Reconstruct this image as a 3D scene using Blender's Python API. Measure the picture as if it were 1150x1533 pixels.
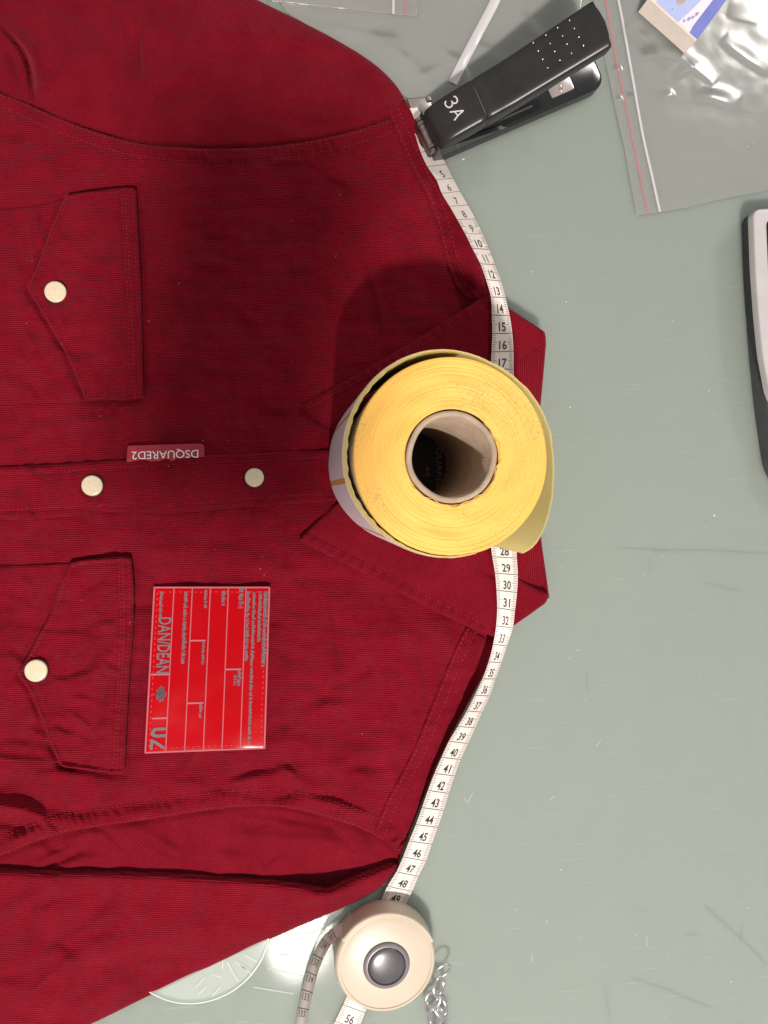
import bpy, bmesh, math, random
import numpy as np
from mathutils import Vector, Matrix, noise
from mathutils.geometry import delaunay_2d_cdt

random.seed(7)
for o in list(bpy.data.objects):
    bpy.data.objects.remove(o)
SC = bpy.context.scene
COL = SC.collection

# ------------------------------------------------------------------ camera
CZ = 0.426                      # lens height above the table top (metres)
FPX = 1151.0                    # focal length in photograph pixels (1150 x 1533)
NAD = (420.0, 740.0)            # where the plumb line under the lens meets the picture
FW = Vector(((575 - NAD[0]) / FPX, -(766.5 - NAD[1]) / FPX, -1.0)).normalized()
RT = FW.cross(Vector((0, 1, 0))).normalized()
UP = RT.cross(FW).normalized()
cd = bpy.data.cameras.new('camera')
cam = bpy.data.objects.new('camera', cd); COL.objects.link(cam)
cam.matrix_world = Matrix((( RT.x, UP.x, -FW.x, 0), (RT.y, UP.y, -FW.y, 0), (RT.z, UP.z, -FW.z, CZ), (0, 0, 0, 1)))
cd.sensor_fit = 'VERTICAL'; cd.sensor_height = 24.0; cd.sensor_width = 18.0
cd.lens = 24.0 * FPX / 1533.0
cd.clip_start = 0.01; cd.clip_end = 20
SC.camera = cam

# ------------------------------------------------------------------ light
w = bpy.data.worlds.new('World'); SC.world = w; w.use_nodes = True
bg = w.node_tree.nodes['Background']
bg.inputs[0].default_value = (1.0, 0.95, 0.93, 1); bg.inputs[1].default_value = 0.35

def lamp(name, loc, target, size, power, color):
    d = bpy.data.lights.new(name, 'AREA'); d.shape = 'DISK'; d.size = size; d.energy = power; d.color = color
    o = bpy.data.objects.new(name, d); COL.objects.link(o)
    o.location = loc
    o.rotation_euler = (Vector(target) - Vector(loc)).to_track_quat('-Z', 'Y').to_euler()
    return o
lamp('ceiling_or_fill_lamp', (-0.05, -0.76, 1.36), (0.05, 0, 0), 0.075, 28.5, (1.0, 0.90, 0.83))
lamp('ceiling_or_fill_lamp', (0.06, -1.42, 2.0), (0.05, 0, 0), 0.22, 2.5, (1.0, 0.92, 0.90))
lamp('ceiling_or_fill_lamp', (1.9, 1.9, 2.2), (0.1, 0, 0), 0.40, 24, (1.0, 0.93, 0.88))  # fill lamp added to lift the shadows and make the bag film glint

SC.view_settings.view_transform = 'Standard'
SC.view_settings.look = 'None'
SC.view_settings.exposure = 0.0
SC.view_settings.gamma = 1.0
SC.view_settings.use_curve_mapping = False
SC.render.engine = 'CYCLES'
SC.cycles.use_denoising = True
SC.cycles.max_bounces = 8
SC.cycles.transparent_max_bounces = 16

# ------------------------------------------------------------------ helpers
CAM = Vector((0, 0, CZ))
def P(px, py, z=0.0):
    """world point at height z (metres) that the photograph shows at pixel px, py"""
    r = FW * FPX + RT * (px - 575.0) + UP * (766.5 - py)
    return CAM + r * ((z - CZ) / r.z)
def PA(px, py, z):
    px = np.asarray(px, float); py = np.asarray(py, float); z = np.asarray(z, float)
    r = [FW[i] * FPX + RT[i] * (px - 575.0) + UP[i] * (766.5 - py) for i in range(3)]
    t = (z - CZ) / r[2]
    return np.stack([r[0] * t, r[1] * t, CZ + r[2] * t], -1)
def px_of(p):
    d = Vector(p) - CAM
    k = FPX / d.dot(FW)
    return 575 + d.dot(RT) * k, 766.5 - d.dot(UP) * k

def link(o, parent=None):
    COL.objects.link(o)
    if parent is not None: o.parent = parent
    return o
def mesh_obj(name, verts, faces, mat, parent=None, smooth=True, uvs=None):
    me = bpy.data.meshes.new(name)
    me.from_pydata([tuple(v) for v in verts], [], faces)
    me.validate(); me.update()
    if smooth:
        me.polygons.foreach_set('use_smooth', [True] * len(me.polygons))
    if uvs is not None:
        uv = me.uv_layers.new(name='UVMap')
        li = np.empty(len(me.loops), dtype=np.int32); me.loops.foreach_get('vertex_index', li)
        uv.data.foreach_set('uv', np.asarray(uvs, float)[li].ravel())
    if mat: me.materials.append(mat)
    return link(bpy.data.objects.new(name, me), parent)
def thing(name, label, cat, loc, group=None):
    o = bpy.data.objects.new(name, None); o.empty_display_size = 0.02
    link(o); tag(o, label, cat, group)
    o['base'] = [loc[0], loc[1], loc[2]]
    return o
def tag(o, label=None, cat=None, group=None, kind=None):
    if label: o['label'] = label
    if cat: o['category'] = cat
    if group: o['group'] = group
    if kind: o['kind'] = kind
    return o
def bm_obj(name, bm, mat, parent=None, smooth=True, auto=None):
    me = bpy.data.meshes.new(name); bm.normal_update(); bm.to_mesh(me); bm.free()
    if smooth: me.polygons.foreach_set('use_smooth', [True] * len(me.polygons))
    if mat: me.materials.append(mat)
    o = link(bpy.data.objects.new(name, me), parent)
    return o
def sharp(o, deg=35):
    o.data.set_sharp_from_angle(angle=math.radians(deg)); return o

def spline(pts, n=8, closed=False):
    pts = [np.array(p, float) for p in pts]; out = []
    m = len(pts); rng = range(m if closed else m - 1)
    for i in rng:
        if closed: a, b, c, d = pts[i - 1], pts[i], pts[(i + 1) % m], pts[(i + 2) % m]
        else: a, b, c, d = pts[max(i - 1, 0)], pts[i], pts[i + 1], pts[min(i + 2, m - 1)]
        for k in range(n):
            t = k / n
            out.append(0.5 * ((2 * b) + (-a + c) * t + (2 * a - 5 * b + 4 * c - d) * t * t + (-a + 3 * b - 3 * c + d) * t ** 3))
    if not closed: out.append(pts[-1])
    return np.array(out)
def densify(pts, step, closed=True):
    pts = np.array(pts, float); out = []
    m = len(pts)
    for i in range(m if closed else m - 1):
        a, b = pts[i], pts[(i + 1) % m]
        n = max(1, int(round(np.linalg.norm(b - a) / step)))
        for k in range(n): out.append(a + (b - a) * k / n)
    if not closed: out.append(pts[-1])
    return np.array(out)
def round_poly(pts, r, n=4):
    """fillet the corners of a closed polygon"""
    pts = [np.array(p, float) for p in pts]; out = []
    for i in range(len(pts)):
        a, b, c = pts[i - 1], pts[i], pts[(i + 1) % len(pts)]
        u = a - b; v = c - b; lu = np.linalg.norm(u); lv = np.linalg.norm(v)
        rr = min(r, lu * .45, lv * .45); p0 = b + u / lu * rr; p1 = b + v / lv * rr
        for k in range(n + 1):
            t = k / n; out.append((1 - t) ** 2 * p0 + 2 * t * (1 - t) * b + t * t * p1)
    return out
def inside(poly, x, y):
    poly = np.asarray(poly); c = np.zeros(x.shape, bool); j = len(poly) - 1
    for i in range(len(poly)):
        xi, yi = poly[i]; xj, yj = poly[j]
        if yi != yj:
            c ^= ((yi > y) != (yj > y)) & (x < (xj - xi) * (y - yi) / (yj - yi) + xi)
        j = i
    return c
def seg_dist(line, x, y, closed=False):
    """distance, signed side and 0..1 parameter to a polyline"""
    line = np.asarray(line, float)
    if closed: line = np.vstack([line, line[:1]])
    L = np.concatenate([[0], np.cumsum(np.linalg.norm(np.diff(line, axis=0), axis=1))])
    best = np.full(x.shape, 1e9); side = np.zeros(x.shape); par = np.zeros(x.shape)
    for i in range(len(line) - 1):
        ax, ay = line[i]; dx, dy = line[i + 1] - line[i]; l2 = dx * dx + dy * dy + 1e-12
        t = np.clip(((x - ax) * dx + (y - ay) * dy) / l2, 0, 1)
        qx = x - ax - t * dx; qy = y - ay - t * dy; d = np.hypot(qx, qy)
        m = d < best
        best = np.where(m, d, best); side = np.where(m, np.sign(dx * qy - dy * qx), side)
        par = np.where(m, (L[i] + t * np.sqrt(l2)) / L[-1], par)
    return best, side, par
_G = np.random.RandomState(5).uniform(0, 2 * np.pi, (256, 256))
def vnoise(x, y, scale, seed):
    """smooth gradient noise, about -0.7 .. 0.7"""
    u = np.asarray(x, float) / scale + seed * 13.7; v = np.asarray(y, float) / scale - seed * 5.3
    i = np.floor(u).astype(int); j = np.floor(v).astype(int); fu = u - i; fv = v - j
    def g(a, b):
        t = _G[(i + a) % 256, (j + b + seed * 7) % 256]; return np.cos(t) * (fu - a) + np.sin(t) * (fv - b)
    su = fu ** 3 * (fu * (fu * 6 - 15) + 10); sv = fv ** 3 * (fv * (fv * 6 - 15) + 10)
    a = g(0, 0) * (1 - su) + g(1, 0) * su; b = g(0, 1) * (1 - su) + g(1, 1) * su
    return 1.3 * (a * (1 - sv) + b * sv)
def ridge(x, y, line, amp, s1, s2=None, taper=0.5, smooth=True):
    """amp: mm, s1/s2: px half widths on the left/right side of the line's direction"""
    if smooth and len(line) > 2: line = spline(line, 5)
    s2 = s2 or s1
    line = np.asarray(line, float); pad = 2.6 * max(s1, s2)
    x, y = np.broadcast_arrays(np.asarray(x, float), np.asarray(y, float))
    m = (x > line[:, 0].min() - pad) & (x < line[:, 0].max() + pad) & (y > line[:, 1].min() - pad) & (y < line[:, 1].max() + pad)
    out = np.zeros(x.shape)
    if not m.any(): return out
    d, sd, t = seg_dist(line, x[m], y[m])
    s = np.where(sd < 0, s1, s2)
    tp = np.clip(np.sin(np.pi * np.clip(t, 0.001, .999)), 0, 1) ** taper if taper > 0 else 1.0
    out[m] = amp * tp * np.exp(-(d / s) ** 2)
    return out
def sstep(a, b, v):
    t = np.clip((v - a) / (b - a), 0, 1); return t * t * (3 - 2 * t)

MM = 1.0 / 2.68                # millimetres per photograph pixel on the table
def panel(name, poly, zf, step, mat, parent, ang=0.0, edge=(0, 1), skirt=2.0, warp=1.0, smooth_n=0):
    """cloth piece: outline in photograph pixels, zf(x, y) its height in mm; edges rolled over and turned down"""
    bd = densify(poly, step)
    xs = np.arange(bd[:, 0].min(), bd[:, 0].max(), step); ys = np.arange(bd[:, 1].min(), bd[:, 1].max(), step * .87)
    gx, gy = np.meshgrid(xs, ys); gx = gx + (np.arange(len(ys)) % 2)[:, None] * step * .5
    gx = gx.ravel(); gy = gy.ravel()
    m = inside(bd, gx, gy); gx, gy = gx[m], gy[m]
    raw = np.asarray(poly, float)
    ew = edge[1] if edge[0] else 0.0
    d, _, _ = seg_dist(raw, gx, gy, True); m = d > ew + step * .55; gx, gy = gx[m], gy[m]
    if ew:                                   # rows of points running parallel to the outline round the rolled edge
        tn = np.roll(bd, -1, 0) - np.roll(bd, 1, 0); tn /= np.linalg.norm(tn, axis=1)[:, None] + 1e-9; nr = np.stack([-tn[:, 1], tn[:, 0]], 1)
        tst = bd + nr * .5
        if inside(raw, tst[:, 0], tst[:, 1]).mean() < .5: nr = -nr
        for k in (.05, .18, .42, .72, 1.05):
            r = bd + nr * ew * k; d, _, _ = seg_dist(raw, r[:, 0], r[:, 1], True)
            m = inside(raw, r[:, 0], r[:, 1]) & (d > ew * k * .93); gx = np.concatenate([gx, r[m, 0]]); gy = np.concatenate([gy, r[m, 1]])
    nb = len(bd)
    pts = [Vector(p) for p in np.vstack([bd, np.stack([gx, gy], 1)])]
    vo, eo, fo, _, _, _ = delaunay_2d_cdt(pts, [(i, (i + 1) % nb) for i in range(nb)], [], 1, .02)
    V = np.array([[v.x, v.y] for v in vo]); x, y = V[:, 0], V[:, 1]
    z = np.asarray(zf(x, y), float) + 0 * x
    d, _, _ = seg_dist(raw, x, y, True)
    if edge[0]:
        q = np.clip(1 - d / edge[1], 0, 1); z = z - edge[0] * (1 - np.sqrt(np.clip(1 - q * q, 0, 1)))
    z = np.maximum(z, .45)
    W = PA(x, y, z / 1000.0)
    a = math.radians(ang); wx = x * MM; wy = -y * MM
    wob = vnoise(x, y, 70, 3) * .9 * warp + z * .22 * warp
    u = -math.sin(a) * wx + math.cos(a) * wy + wob; v = math.cos(a) * wx + math.sin(a) * wy
    faces = [tuple(f) for f in fo]
    # orient faces upwards
    F = np.array(faces); A = W[F[:, 0]]; n = np.cross(W[F[:, 1]] - A, W[F[:, 2]] - A)[:, 2]
    faces = [f if k > 0 else f[::-1] for f, k in zip(faces, n)]
    cnt = {}
    for f in faces:
        for i in range(3):
            e = (f[i], f[(i + 1) % 3]); cnt[e] = 1
    be = [e for e in cnt if (e[1], e[0]) not in cnt]
    if skirt and be:
        idx = {}; W = list(map(tuple, W)); u = list(u); v = list(v)
        for e in be:
            for k in e:
                if k not in idx:
                    idx[k] = len(W); p = W[k]
                    W.append(p); u.append(u[k]); v.append(v[k])
                    W.append((p[0], p[1], max(p[2] - skirt / 1000.0, 0.0003))); u.append(u[k] + skirt * .2); v.append(v[k])
        for a_, b_ in be: faces.append((idx[b_], idx[a_], idx[a_] + 1, idx[b_] + 1))
    return mesh_obj(name, W, faces, mat, parent, True, np.stack([u, v], 1))

def strip_on(lines, wid, zf, lift, n_seg=1):
    """flat thin strips following polylines (pixels) lifted above a height field: verts, faces"""
    V = []; F = []
    for ln in lines:
        ln = np.asarray(ln, float)
        tn = np.gradient(ln, axis=0); tn /= (np.linalg.norm(tn, axis=1)[:, None] + 1e-9)
        nr = np.stack([-tn[:, 1], tn[:, 0]], 1) * wid / 2
        L = ln + nr; R = ln - nr
        zl = zf(L[:, 0], L[:, 1]) + lift; zr = zf(R[:, 0], R[:, 1]) + lift
        b = len(V)
        for p, q in zip(PA(L[:, 0], L[:, 1], zl / 1000), PA(R[:, 0], R[:, 1], zr / 1000)): V += [p, q]
        for i in range(len(ln) - 1): F.append((b + 2 * i, b + 2 * i + 1, b + 2 * i + 3, b + 2 * i + 2))
    return V, F
def stitches(name, lines, zf, mat, parent, pitch=7.5, length=5.0, wid=1.5, lift=0.35, depth=0.5, jit=.3):
    """a row of little thread humps along each polyline"""
    V = []; F = []
    for ln in lines:
        ln = densify(ln, 1.0, False); s = 0
        n = int(len(ln) / pitch)
        for k in range(n):
            i0 = int(k * pitch); i1 = min(int(i0 + length), len(ln) - 1)
            if i1 <= i0: continue
            a = ln[i0]; b = ln[i1]; t = (b - a) / (np.linalg.norm(b - a) + 1e-9); nr = np.array([-t[1], t[0]]) * wid / 2
            j = random.uniform(-jit, jit)
            q = []
            for f, hgt, ww in ((0, -.25, .5), (.25, lift, 1), (.75, lift, 1), (1, -.25, .5)):
                c = a + (b - a) * f + nr * j
                for s_, dz in ((1, -.3), (0, .12), (-1, -.3)):
                    p = c + nr * s_ * ww; q.append((p[0], p[1], hgt + dz))
            q = np.array(q); z = zf(q[:, 0], q[:, 1]) + q[:, 2]
            base = len(V); V += list(PA(q[:, 0], q[:, 1], z / 1000))
            for r in range(3):
                for c in range(2):
                    F.append((base + r * 3 + c, base + r * 3 + c + 1, base + r * 3 + c + 4, base + r * 3 + c + 3))
    o = mesh_obj(name, V, F, mat, parent); o['kind'] = 'stuff'
    return o
def text_mesh(s, bold=0.0):
    """verts (n,2) in a box 0..w, 0..1 and faces for a piece of lettering"""
    c = bpy.data.curves.new('t', 'FONT'); c.body = s; c.size = 1.0; c.resolution_u = 3; c.offset = bold
    o = bpy.data.objects.new('t', c); COL.objects.link(o)
    bpy.context.view_layer.update()
    me = bpy.data.meshes.new_from_object(o.evaluated_get(bpy.context.evaluated_depsgraph_get()))
    v = np.array([x.co[:2] for x in me.vertices]); f = [tuple(p.vertices) for p in me.polygons]
    bpy.data.objects.remove(o); bpy.data.curves.remove(c); bpy.data.meshes.remove(me)
    v[:, 0] -= v[:, 0].min(); v[:, 1] -= v[:, 1].min()
    v[:, 0] /= v[:, 0].max(); v[:, 1] /= v[:, 1].max()
    return v, f
def lathe(prof, n=64, center=(0, 0, 0)):
    V = []; F = []
    for r, z in prof:
        for k in range(n):
            a = 2 * math.pi * k / n; V.append((center[0] + r * math.cos(a), center[1] + r * math.sin(a), center[2] + z))
    for i in range(len(prof) - 1):
        for k in range(n):
            F.append((i * n + k, i * n + (k + 1) % n, (i + 1) * n + (k + 1) % n, (i + 1) * n + k))
    return V, F
def prism(poly3d, h, bevel=0.0, seg=2):
    """closed solid from a flat outline (list of Vector) extruded up by h, top edge bevelled"""
    bm = bmesh.new(); vs = [bm.verts.new(p) for p in poly3d]
    f = bm.faces.new(vs); f.normal_update()
    if f.normal.z > 0: f.normal_flip()
    r = bmesh.ops.extrude_face_region(bm, geom=[f])
    up = [v for v in r['geom'] if isinstance(v, bmesh.types.BMVert)]
    bmesh.ops.translate(bm, verts=up, vec=(0, 0, h))
    bmesh.ops.recalc_face_normals(bm, faces=bm.faces)
    if bevel:
        es = [e for e in bm.edges if all(v in set(up) for v in e.verts)]
        bmesh.ops.bevel(bm, geom=es, offset=bevel, segments=seg, affect='EDGES', profile=0.5)
    return bm

# ------------------------------------------------------------------ materials
def mat(name, color, rough=.5, metal=0., **kw):
    m = bpy.data.materials.new(name); m.use_nodes = True
    b = m.node_tree.nodes['Principled BSDF']
    b.inputs['Base Color'].default_value = (*color, 1); b.inputs['Roughness'].default_value = rough
    b.inputs['Metallic'].default_value = metal
    for k, v in kw.items(): b.inputs[k].default_value = v
    return m
class NT:
    def __init__(s, m): s.t = m.node_tree; s.b = s.t.nodes.get('Principled BSDF')
    def n(s, typ, **kw):
        nd = s.t.nodes.new(typ)
        for k, v in kw.items():
            if k.startswith('_'): nd.inputs[int(k[1:])].default_value = v
            elif hasattr(nd, k): setattr(nd, k, v)
            else: nd.inputs[k].default_value = v
        return nd
    def l(s, a, b): s.t.links.new(a, b)
    def math(s, op, a, b=None, c=None):
        nd = s.t.nodes.new('ShaderNodeMath'); nd.operation = op
        for i, v in enumerate((a, b, c)):
            if v is None: continue
            if isinstance(v, (int, float)): nd.inputs[i].default_value = v
            else: s.l(v, nd.inputs[i])
        return nd.outputs[0]
    def noise(s, vec, scale, detail=3, rough=.5, dist=0):
        nd = s.n('ShaderNodeTexNoise'); nd.inputs['Scale'].default_value = scale; nd.inputs['Detail'].default_value = detail
        nd.inputs['Roughness'].default_value = rough; nd.inputs['Distortion'].default_value = dist
        if vec is not None: s.l(vec, nd.inputs['Vector'])
        return nd.outputs[0]
    def ramp(s, fac, stops):
        nd = s.n('ShaderNodeValToRGB'); cr = nd.color_ramp
        while len(cr.elements) < len(stops): cr.elements.new(.5)
        for e, (p, c) in zip(cr.elements, stops):
            e.position = p; e.color = (*c, 1) if len(c) == 3 else c
        s.l(fac, nd.inputs[0]); return nd.outputs[0]
    def mixc(s, fac, a, b, mode='MIX'):
        nd = s.n('ShaderNodeMix'); nd.data_type = 'RGBA'; nd.blend_type = mode
        for i, v in ((0, fac), (6, a), (7, b)):
            if isinstance(v, (int, float)): nd.inputs[i].default_value = v
            elif isinstance(v, tuple): nd.inputs[i].default_value = (*v, 1)
            else: s.l(v, nd.inputs[i])
        return nd.outputs[2]
    def bump(s, h, strength, dist, nrm=None):
        nd = s.n('ShaderNodeBump'); nd.inputs['Strength'].default_value = strength; nd.inputs['Distance'].default_value = dist
        s.l(h, nd.inputs['Height'])
        if nrm is not None: s.l(nrm, nd.inputs['Normal'])
        return nd.outputs[0]

def corduroy(name, c_lo=(0.048, 0.0005, 0.0024), c_hi=(0.160, 0.0036, 0.0105), pitch=1.18):
    m = mat(name, c_hi, .85); t = NT(m)
    t.b.inputs['Sheen Weight'].default_value = .22; t.b.inputs['Sheen Roughness'].default_value = .45
    t.b.inputs['Sheen Tint'].default_value = (.9, .18, .25, 1); t.b.inputs['Specular IOR Level'].default_value = .04
    uv = t.n('ShaderNodeUVMap').outputs[0]
    sx = t.n('ShaderNodeSeparateXYZ'); t.l(uv, sx.inputs[0])
    wob = t.noise(uv, .35, 2)
    u = t.math('ADD', sx.outputs[0], t.math('MULTIPLY', wob, .9))
    s = t.math('SINE', t.math('MULTIPLY', u, 2 * math.pi / pitch))
    s01 = t.math('MULTIPLY_ADD', s, .5, .5)
    rib = t.math('POWER', s01, .7)
    mp = t.n('ShaderNodeMapping'); mp.inputs['Scale'].default_value = (1.0, .22, 1); t.l(uv, mp.inputs[0])
    streak = t.noise(mp.outputs[0], 1.1, 4, .65)          # worn streaks along the wales
    blot = t.noise(uv, .045, 4, .6)                       # uneven dye
    fuzz = t.noise(uv, 4.5, 3, .7)
    vis = t.math('MULTIPLY_ADD', t.noise(uv, .10, 3, .6), 1.2, .05)    # wales show more in some places
    vis = t.math('MINIMUM', t.math('MAXIMUM', vis, .15), 1.0)
    ribv = t.math('MULTIPLY', t.math('SUBTRACT', rib, .5), vis)
    k = t.math('ADD', t.math('MULTIPLY_ADD', ribv, .56, .27), t.math('MULTIPLY', streak, .40))
    k = t.math('ADD', k, t.math('MULTIPLY', blot, .34)); k = t.math('ADD', k, t.math('MULTIPLY', fuzz, .26)); k = t.math('SUBTRACT', k, .0)
    col = t.ramp(t.math('SUBTRACT', k, .20), [(.14, c_lo), (.56, c_hi), (.92, (.265, .012, .028))])
    t.l(col, t.b.inputs['Base Color'])
    h = t.math('ADD', t.math('MULTIPLY', ribv, .40), t.math('ADD', t.math('MULTIPLY', fuzz, .22), t.math('MULTIPLY', streak, .25)))
    t.l(t.bump(h, .75, .0009), t.b.inputs['Normal'])
    return m
M = {}
M['cord'] = corduroy('red_corduroy')
M['thread'] = mat('red_thread', (.24, .010, .022), .8)
M['thread_bright'] = mat('bright_red_thread', (.62, .012, .025), .5)
def noisy(name, c1, c2, scale, rough=.5, metal=0, bump=0, bscale=None, **kw):
    m = mat(name, c1, rough, metal, **kw); t = NT(m)
    g = t.n('ShaderNodeNewGeometry').outputs['Position']
    t.l(t.mixc(t.ramp(t.noise(g, scale, 4, .6), [(.35, (0, 0, 0)), (.65, (1, 1, 1))]), c1, c2), t.b.inputs['Base Color'])
    if bump: t.l(t.bump(t.noise(g, bscale or scale * 3, 3), .6, bump), t.b.inputs['Normal'])
    return m

def glass_table():
    m = mat('backpainted_glass', (.33, .37, .32), .09); t = NT(m)
    t.b.inputs['Coat Weight'].default_value = 0.0; t.b.inputs['Specular IOR Level'].default_value = .5
    t.b.inputs['Subsurface Weight'].default_value = .9; t.b.inputs['Subsurface Radius'].default_value = (1, 1, 1); t.b.inputs['Subsurface Scale'].default_value = .030
    g = t.n('ShaderNodeNewGeometry').outputs['Position']
    blot = t.noise(g, 7, 5, .62)
    t.l(t.mixc(blot, (.284, .333, .296), (.312, .358, .322)), t.b.inputs['Base Color'])
    acc = None
    for a, sc, th in ((12, 26, .725), (-28, 22, .72), (70, 20, .725), (-75, 30, .73), (40, 24, .725)):
        mp = t.n('ShaderNodeMapping'); mp.inputs['Rotation'].default_value = (0, 0, math.radians(a)); mp.inputs['Scale'].default_value = (1, 34, 1)
        t.l(g, mp.inputs[0])
        s = t.ramp(t.noise(mp.outputs[0], sc, 2, .5, .0), [(th, (0, 0, 0)), (th + .012, (1, 1, 1))])
        acc = s if acc is None else t.math('MAXIMUM', acc, s)
    sm = t.noise(g, 14, 4, .6)
    r = t.math('ADD', t.math('MULTIPLY', acc, .35), t.math('MULTIPLY_ADD', sm, .07, .03))
    t.l(r, t.b.inputs['Roughness'])
    return m
M['table'] = glass_table()

def film(name, white=.16, rough=.12, tint=(.80, .80, .80), bscale=60, bd=.0012):
    m = bpy.data.materials.new(name); m.use_nodes = True; nt = m.node_tree; t = NT(m)
    out = nt.nodes['Material Output']; pb = t.b
    pb.inputs['Base Color'].default_value = (*tint, 1); pb.inputs['Roughness'].default_value = rough
    tr = t.n('ShaderNodeBsdfTransparent'); tr.inputs[0].default_value = (.965, .96, .965, 1)
    g = t.n('ShaderNodeNewGeometry').outputs['Position']
    h = t.noise(g, bscale, 4, .55, .6)
    t.l(t.bump(h, .55, bd), pb.inputs['Normal'])
    gl = t.n('ShaderNodeBsdfGlossy'); gl.inputs['Roughness'].default_value = rough
    t.l(t.bump(h, .55, bd), gl.inputs['Normal'])
    mx = t.n('ShaderNodeMixShader'); mx.inputs[0].default_value = white
    t.l(tr.outputs[0], mx.inputs[1]); t.l(pb.outputs[0], mx.inputs[2])
    fr = t.n('ShaderNodeFresnel'); fr.inputs[0].default_value = 1.45
    mx2 = t.n('ShaderNodeMixShader'); t.l(fr.outputs[0], mx2.inputs[0]); t.l(mx.outputs[0], mx2.inputs[1]); t.l(gl.outputs[0], mx2.inputs[2])
    t.l(mx2.outputs[0], out.inputs['Surface'])
    return m
M['film'] = film('clear_plastic_film', .15, .16, (.84, .82, .83), 26, .00016)
M['film2'] = film('cloudy_plastic_film', .16, .16, (.82, .78, .75), 34, .0009)
M['ridge'] = mat('white_zip_plastic', (.60, .60, .61), .4)
M['ridge_soft'] = film('milky_zip_plastic', .72, .3, (.82, .80, .82), 40, .0003)
M['redline'] = mat('red_zip_line', (.55, .16, .18), .5)

# ------------------------------------------------------------------ the table top
TT = mesh_obj('table_top', *(lambda s, b: ([(-s, -s, 0), (s, -s, 0), (s, s, 0), (-s, s, 0), (-s, -s, -b), (s, -s, -b), (s, s, -b), (-s, s, -b)],
      [(0, 1, 2, 3), (7, 6, 5, 4), (0, 4, 5, 1), (1, 5, 6, 2), (2, 6, 7, 3), (3, 7, 4, 0)]))(.75, .01), M['table'], None, False)
tag(TT, 'scratched grey green glass table top', kind='structure')
TT['category'] = 'table'
del TT['category']

def z0(x, y): return np.zeros(np.shape(x)) + .12
scr = [[(925, 820), (1000, 823), (1075, 824), (1150, 829)], [(975, 824), (1000, 825)], [(973, 833), (973, 855)], [(1056, 871), (1085, 880), (1110, 885)],
       [(879, 1003), (879, 1038)], [(1056, 1356), (1110, 1405), (1150, 1445)], [(948, 1465), (1000, 1482), (1040, 1500), (1068, 1509)], [(906, 1478), (912, 1515), (914, 1533)],
       [(1112, 1386), (1108, 1412)], [(1025, 1398), (1045, 1400)], [(950, 1361), (972, 1364)]]
V, F = strip_on([densify(s, 6, False) for s in scr], 0.95, z0, .02)
o = mesh_obj('scratches', V, F, mat('scratch_grey', (.215, .255, .225), .5), TT, False); o['kind'] = 'stuff'
scl = [[(893, 1117), (900, 1108)], [(824, 1198), (830, 1191)], [(818, 1377), (819, 1384)], [(968, 1402), (969, 1418)], [(796, 1428), (797, 1440)], [(862, 975), (868, 972)], [(852, 986), (856, 984)],
       [(695, 1194), (700, 1202), (708, 1187)], [(470, 1432), (520, 1420), (548, 1405)], [(440, 1440), (475, 1446)], [(400, 1450), (455, 1462)], [(415, 1430), (450, 1428)], [(380, 1478), (440, 1488)],
       [(505, 1472), (548, 1455)], [(425, 1402), (470, 1398)]]
V, F = strip_on([densify(s, 6, False) for s in scl], 1.1, z0, .03)
o = mesh_obj('pale_scratches', V, F, mat('scratch_pale', (.43, .475, .44), .4), TT, False); o['kind'] = 'stuff'
# grains of dust and crumbs
V = []; F = []
dust = [(1070, 772, 2.4), (854, 610, 1.6), (797, 407, 1.5), (848, 452, 1.3), (1122, 1360, 1.4), (840, 1302, 1.5), (694, 238, 2), (870, 1405, 1.2), (1095, 1470, 1.4), (1120, 219, 1.6), (1128, 213, 1.2), (1058, 530, .9), (1062, 585, 1.2)]
dust += [(random.uniform(720, 1145), random.uniform(420, 1530), random.uniform(.4, .8)) for _ in range(70)]
for x, y, r in dust:
    b = len(V); n = 5; a0 = random.random() * 6
    c = P(x, y, .0004); rr = r * MM / 1000
    for k in range(n):
        a = a0 + k * 2 * math.pi / n; q = rr * random.uniform(.6, 1.2); V.append((c.x + q * math.cos(a), c.y + q * math.sin(a), .0002))
    V.append((c.x, c.y, .0002 + rr * .7))
    for k in range(n): F.append((b + k, b + (k + 1) % n, b + n))
o = mesh_obj('dust', V, F, mat('dust_white', (.72, .72, .70), .7), TT, False); o['kind'] = 'stuff'

# ------------------------------------------------------------------ the shirt
SH = thing('shirt', 'dark red corduroy shirt with snap buttons lying flat on the glass table', 'shirt', (0, 0, 0))
ARM_UP = [(-60, 105), (0, 138), (30, 150), (80, 172), (130, 192), (200, 212), (270, 220), (340, 222), (420, 217), (500, 203), (560, 186), (600, 170)]
ARM_LO = [(-60, 1300), (0, 1282), (50, 1262), (100, 1246), (160, 1236), (230, 1226), (300, 1215), (370, 1208), (430, 1210), (490, 1224), (540, 1242), (575, 1260), (600, 1280)]
EDGE_R_UP = [(608, 152), (625, 186), (640, 218), (660, 262), (682, 308), (702, 352), (722, 396), (736, 436)]
EDGE_R_LO = [(757, 945), (741, 975), (722, 1015), (700, 1055), (676, 1100), (654, 1145), (636, 1190), (616, 1240), (597, 1294)]
SIL = spline([(-80, -60), (200, -70), (330, -30), (385, 0), (430, 22), (500, 58), (555, 92), (590, 124)] + EDGE_R_UP + [(765, 462), (816, 500), (808, 640), (822, 890), (770, 940)]
             + EDGE_R_LO + [(570, 1328), (520, 1356), (440, 1390), (330, 1440), (220, 1492), (120, 1540), (-80, 1620)], 2)
UP_S = spline(ARM_UP, 6); LO_S = spline(ARM_LO, 6)

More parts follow.
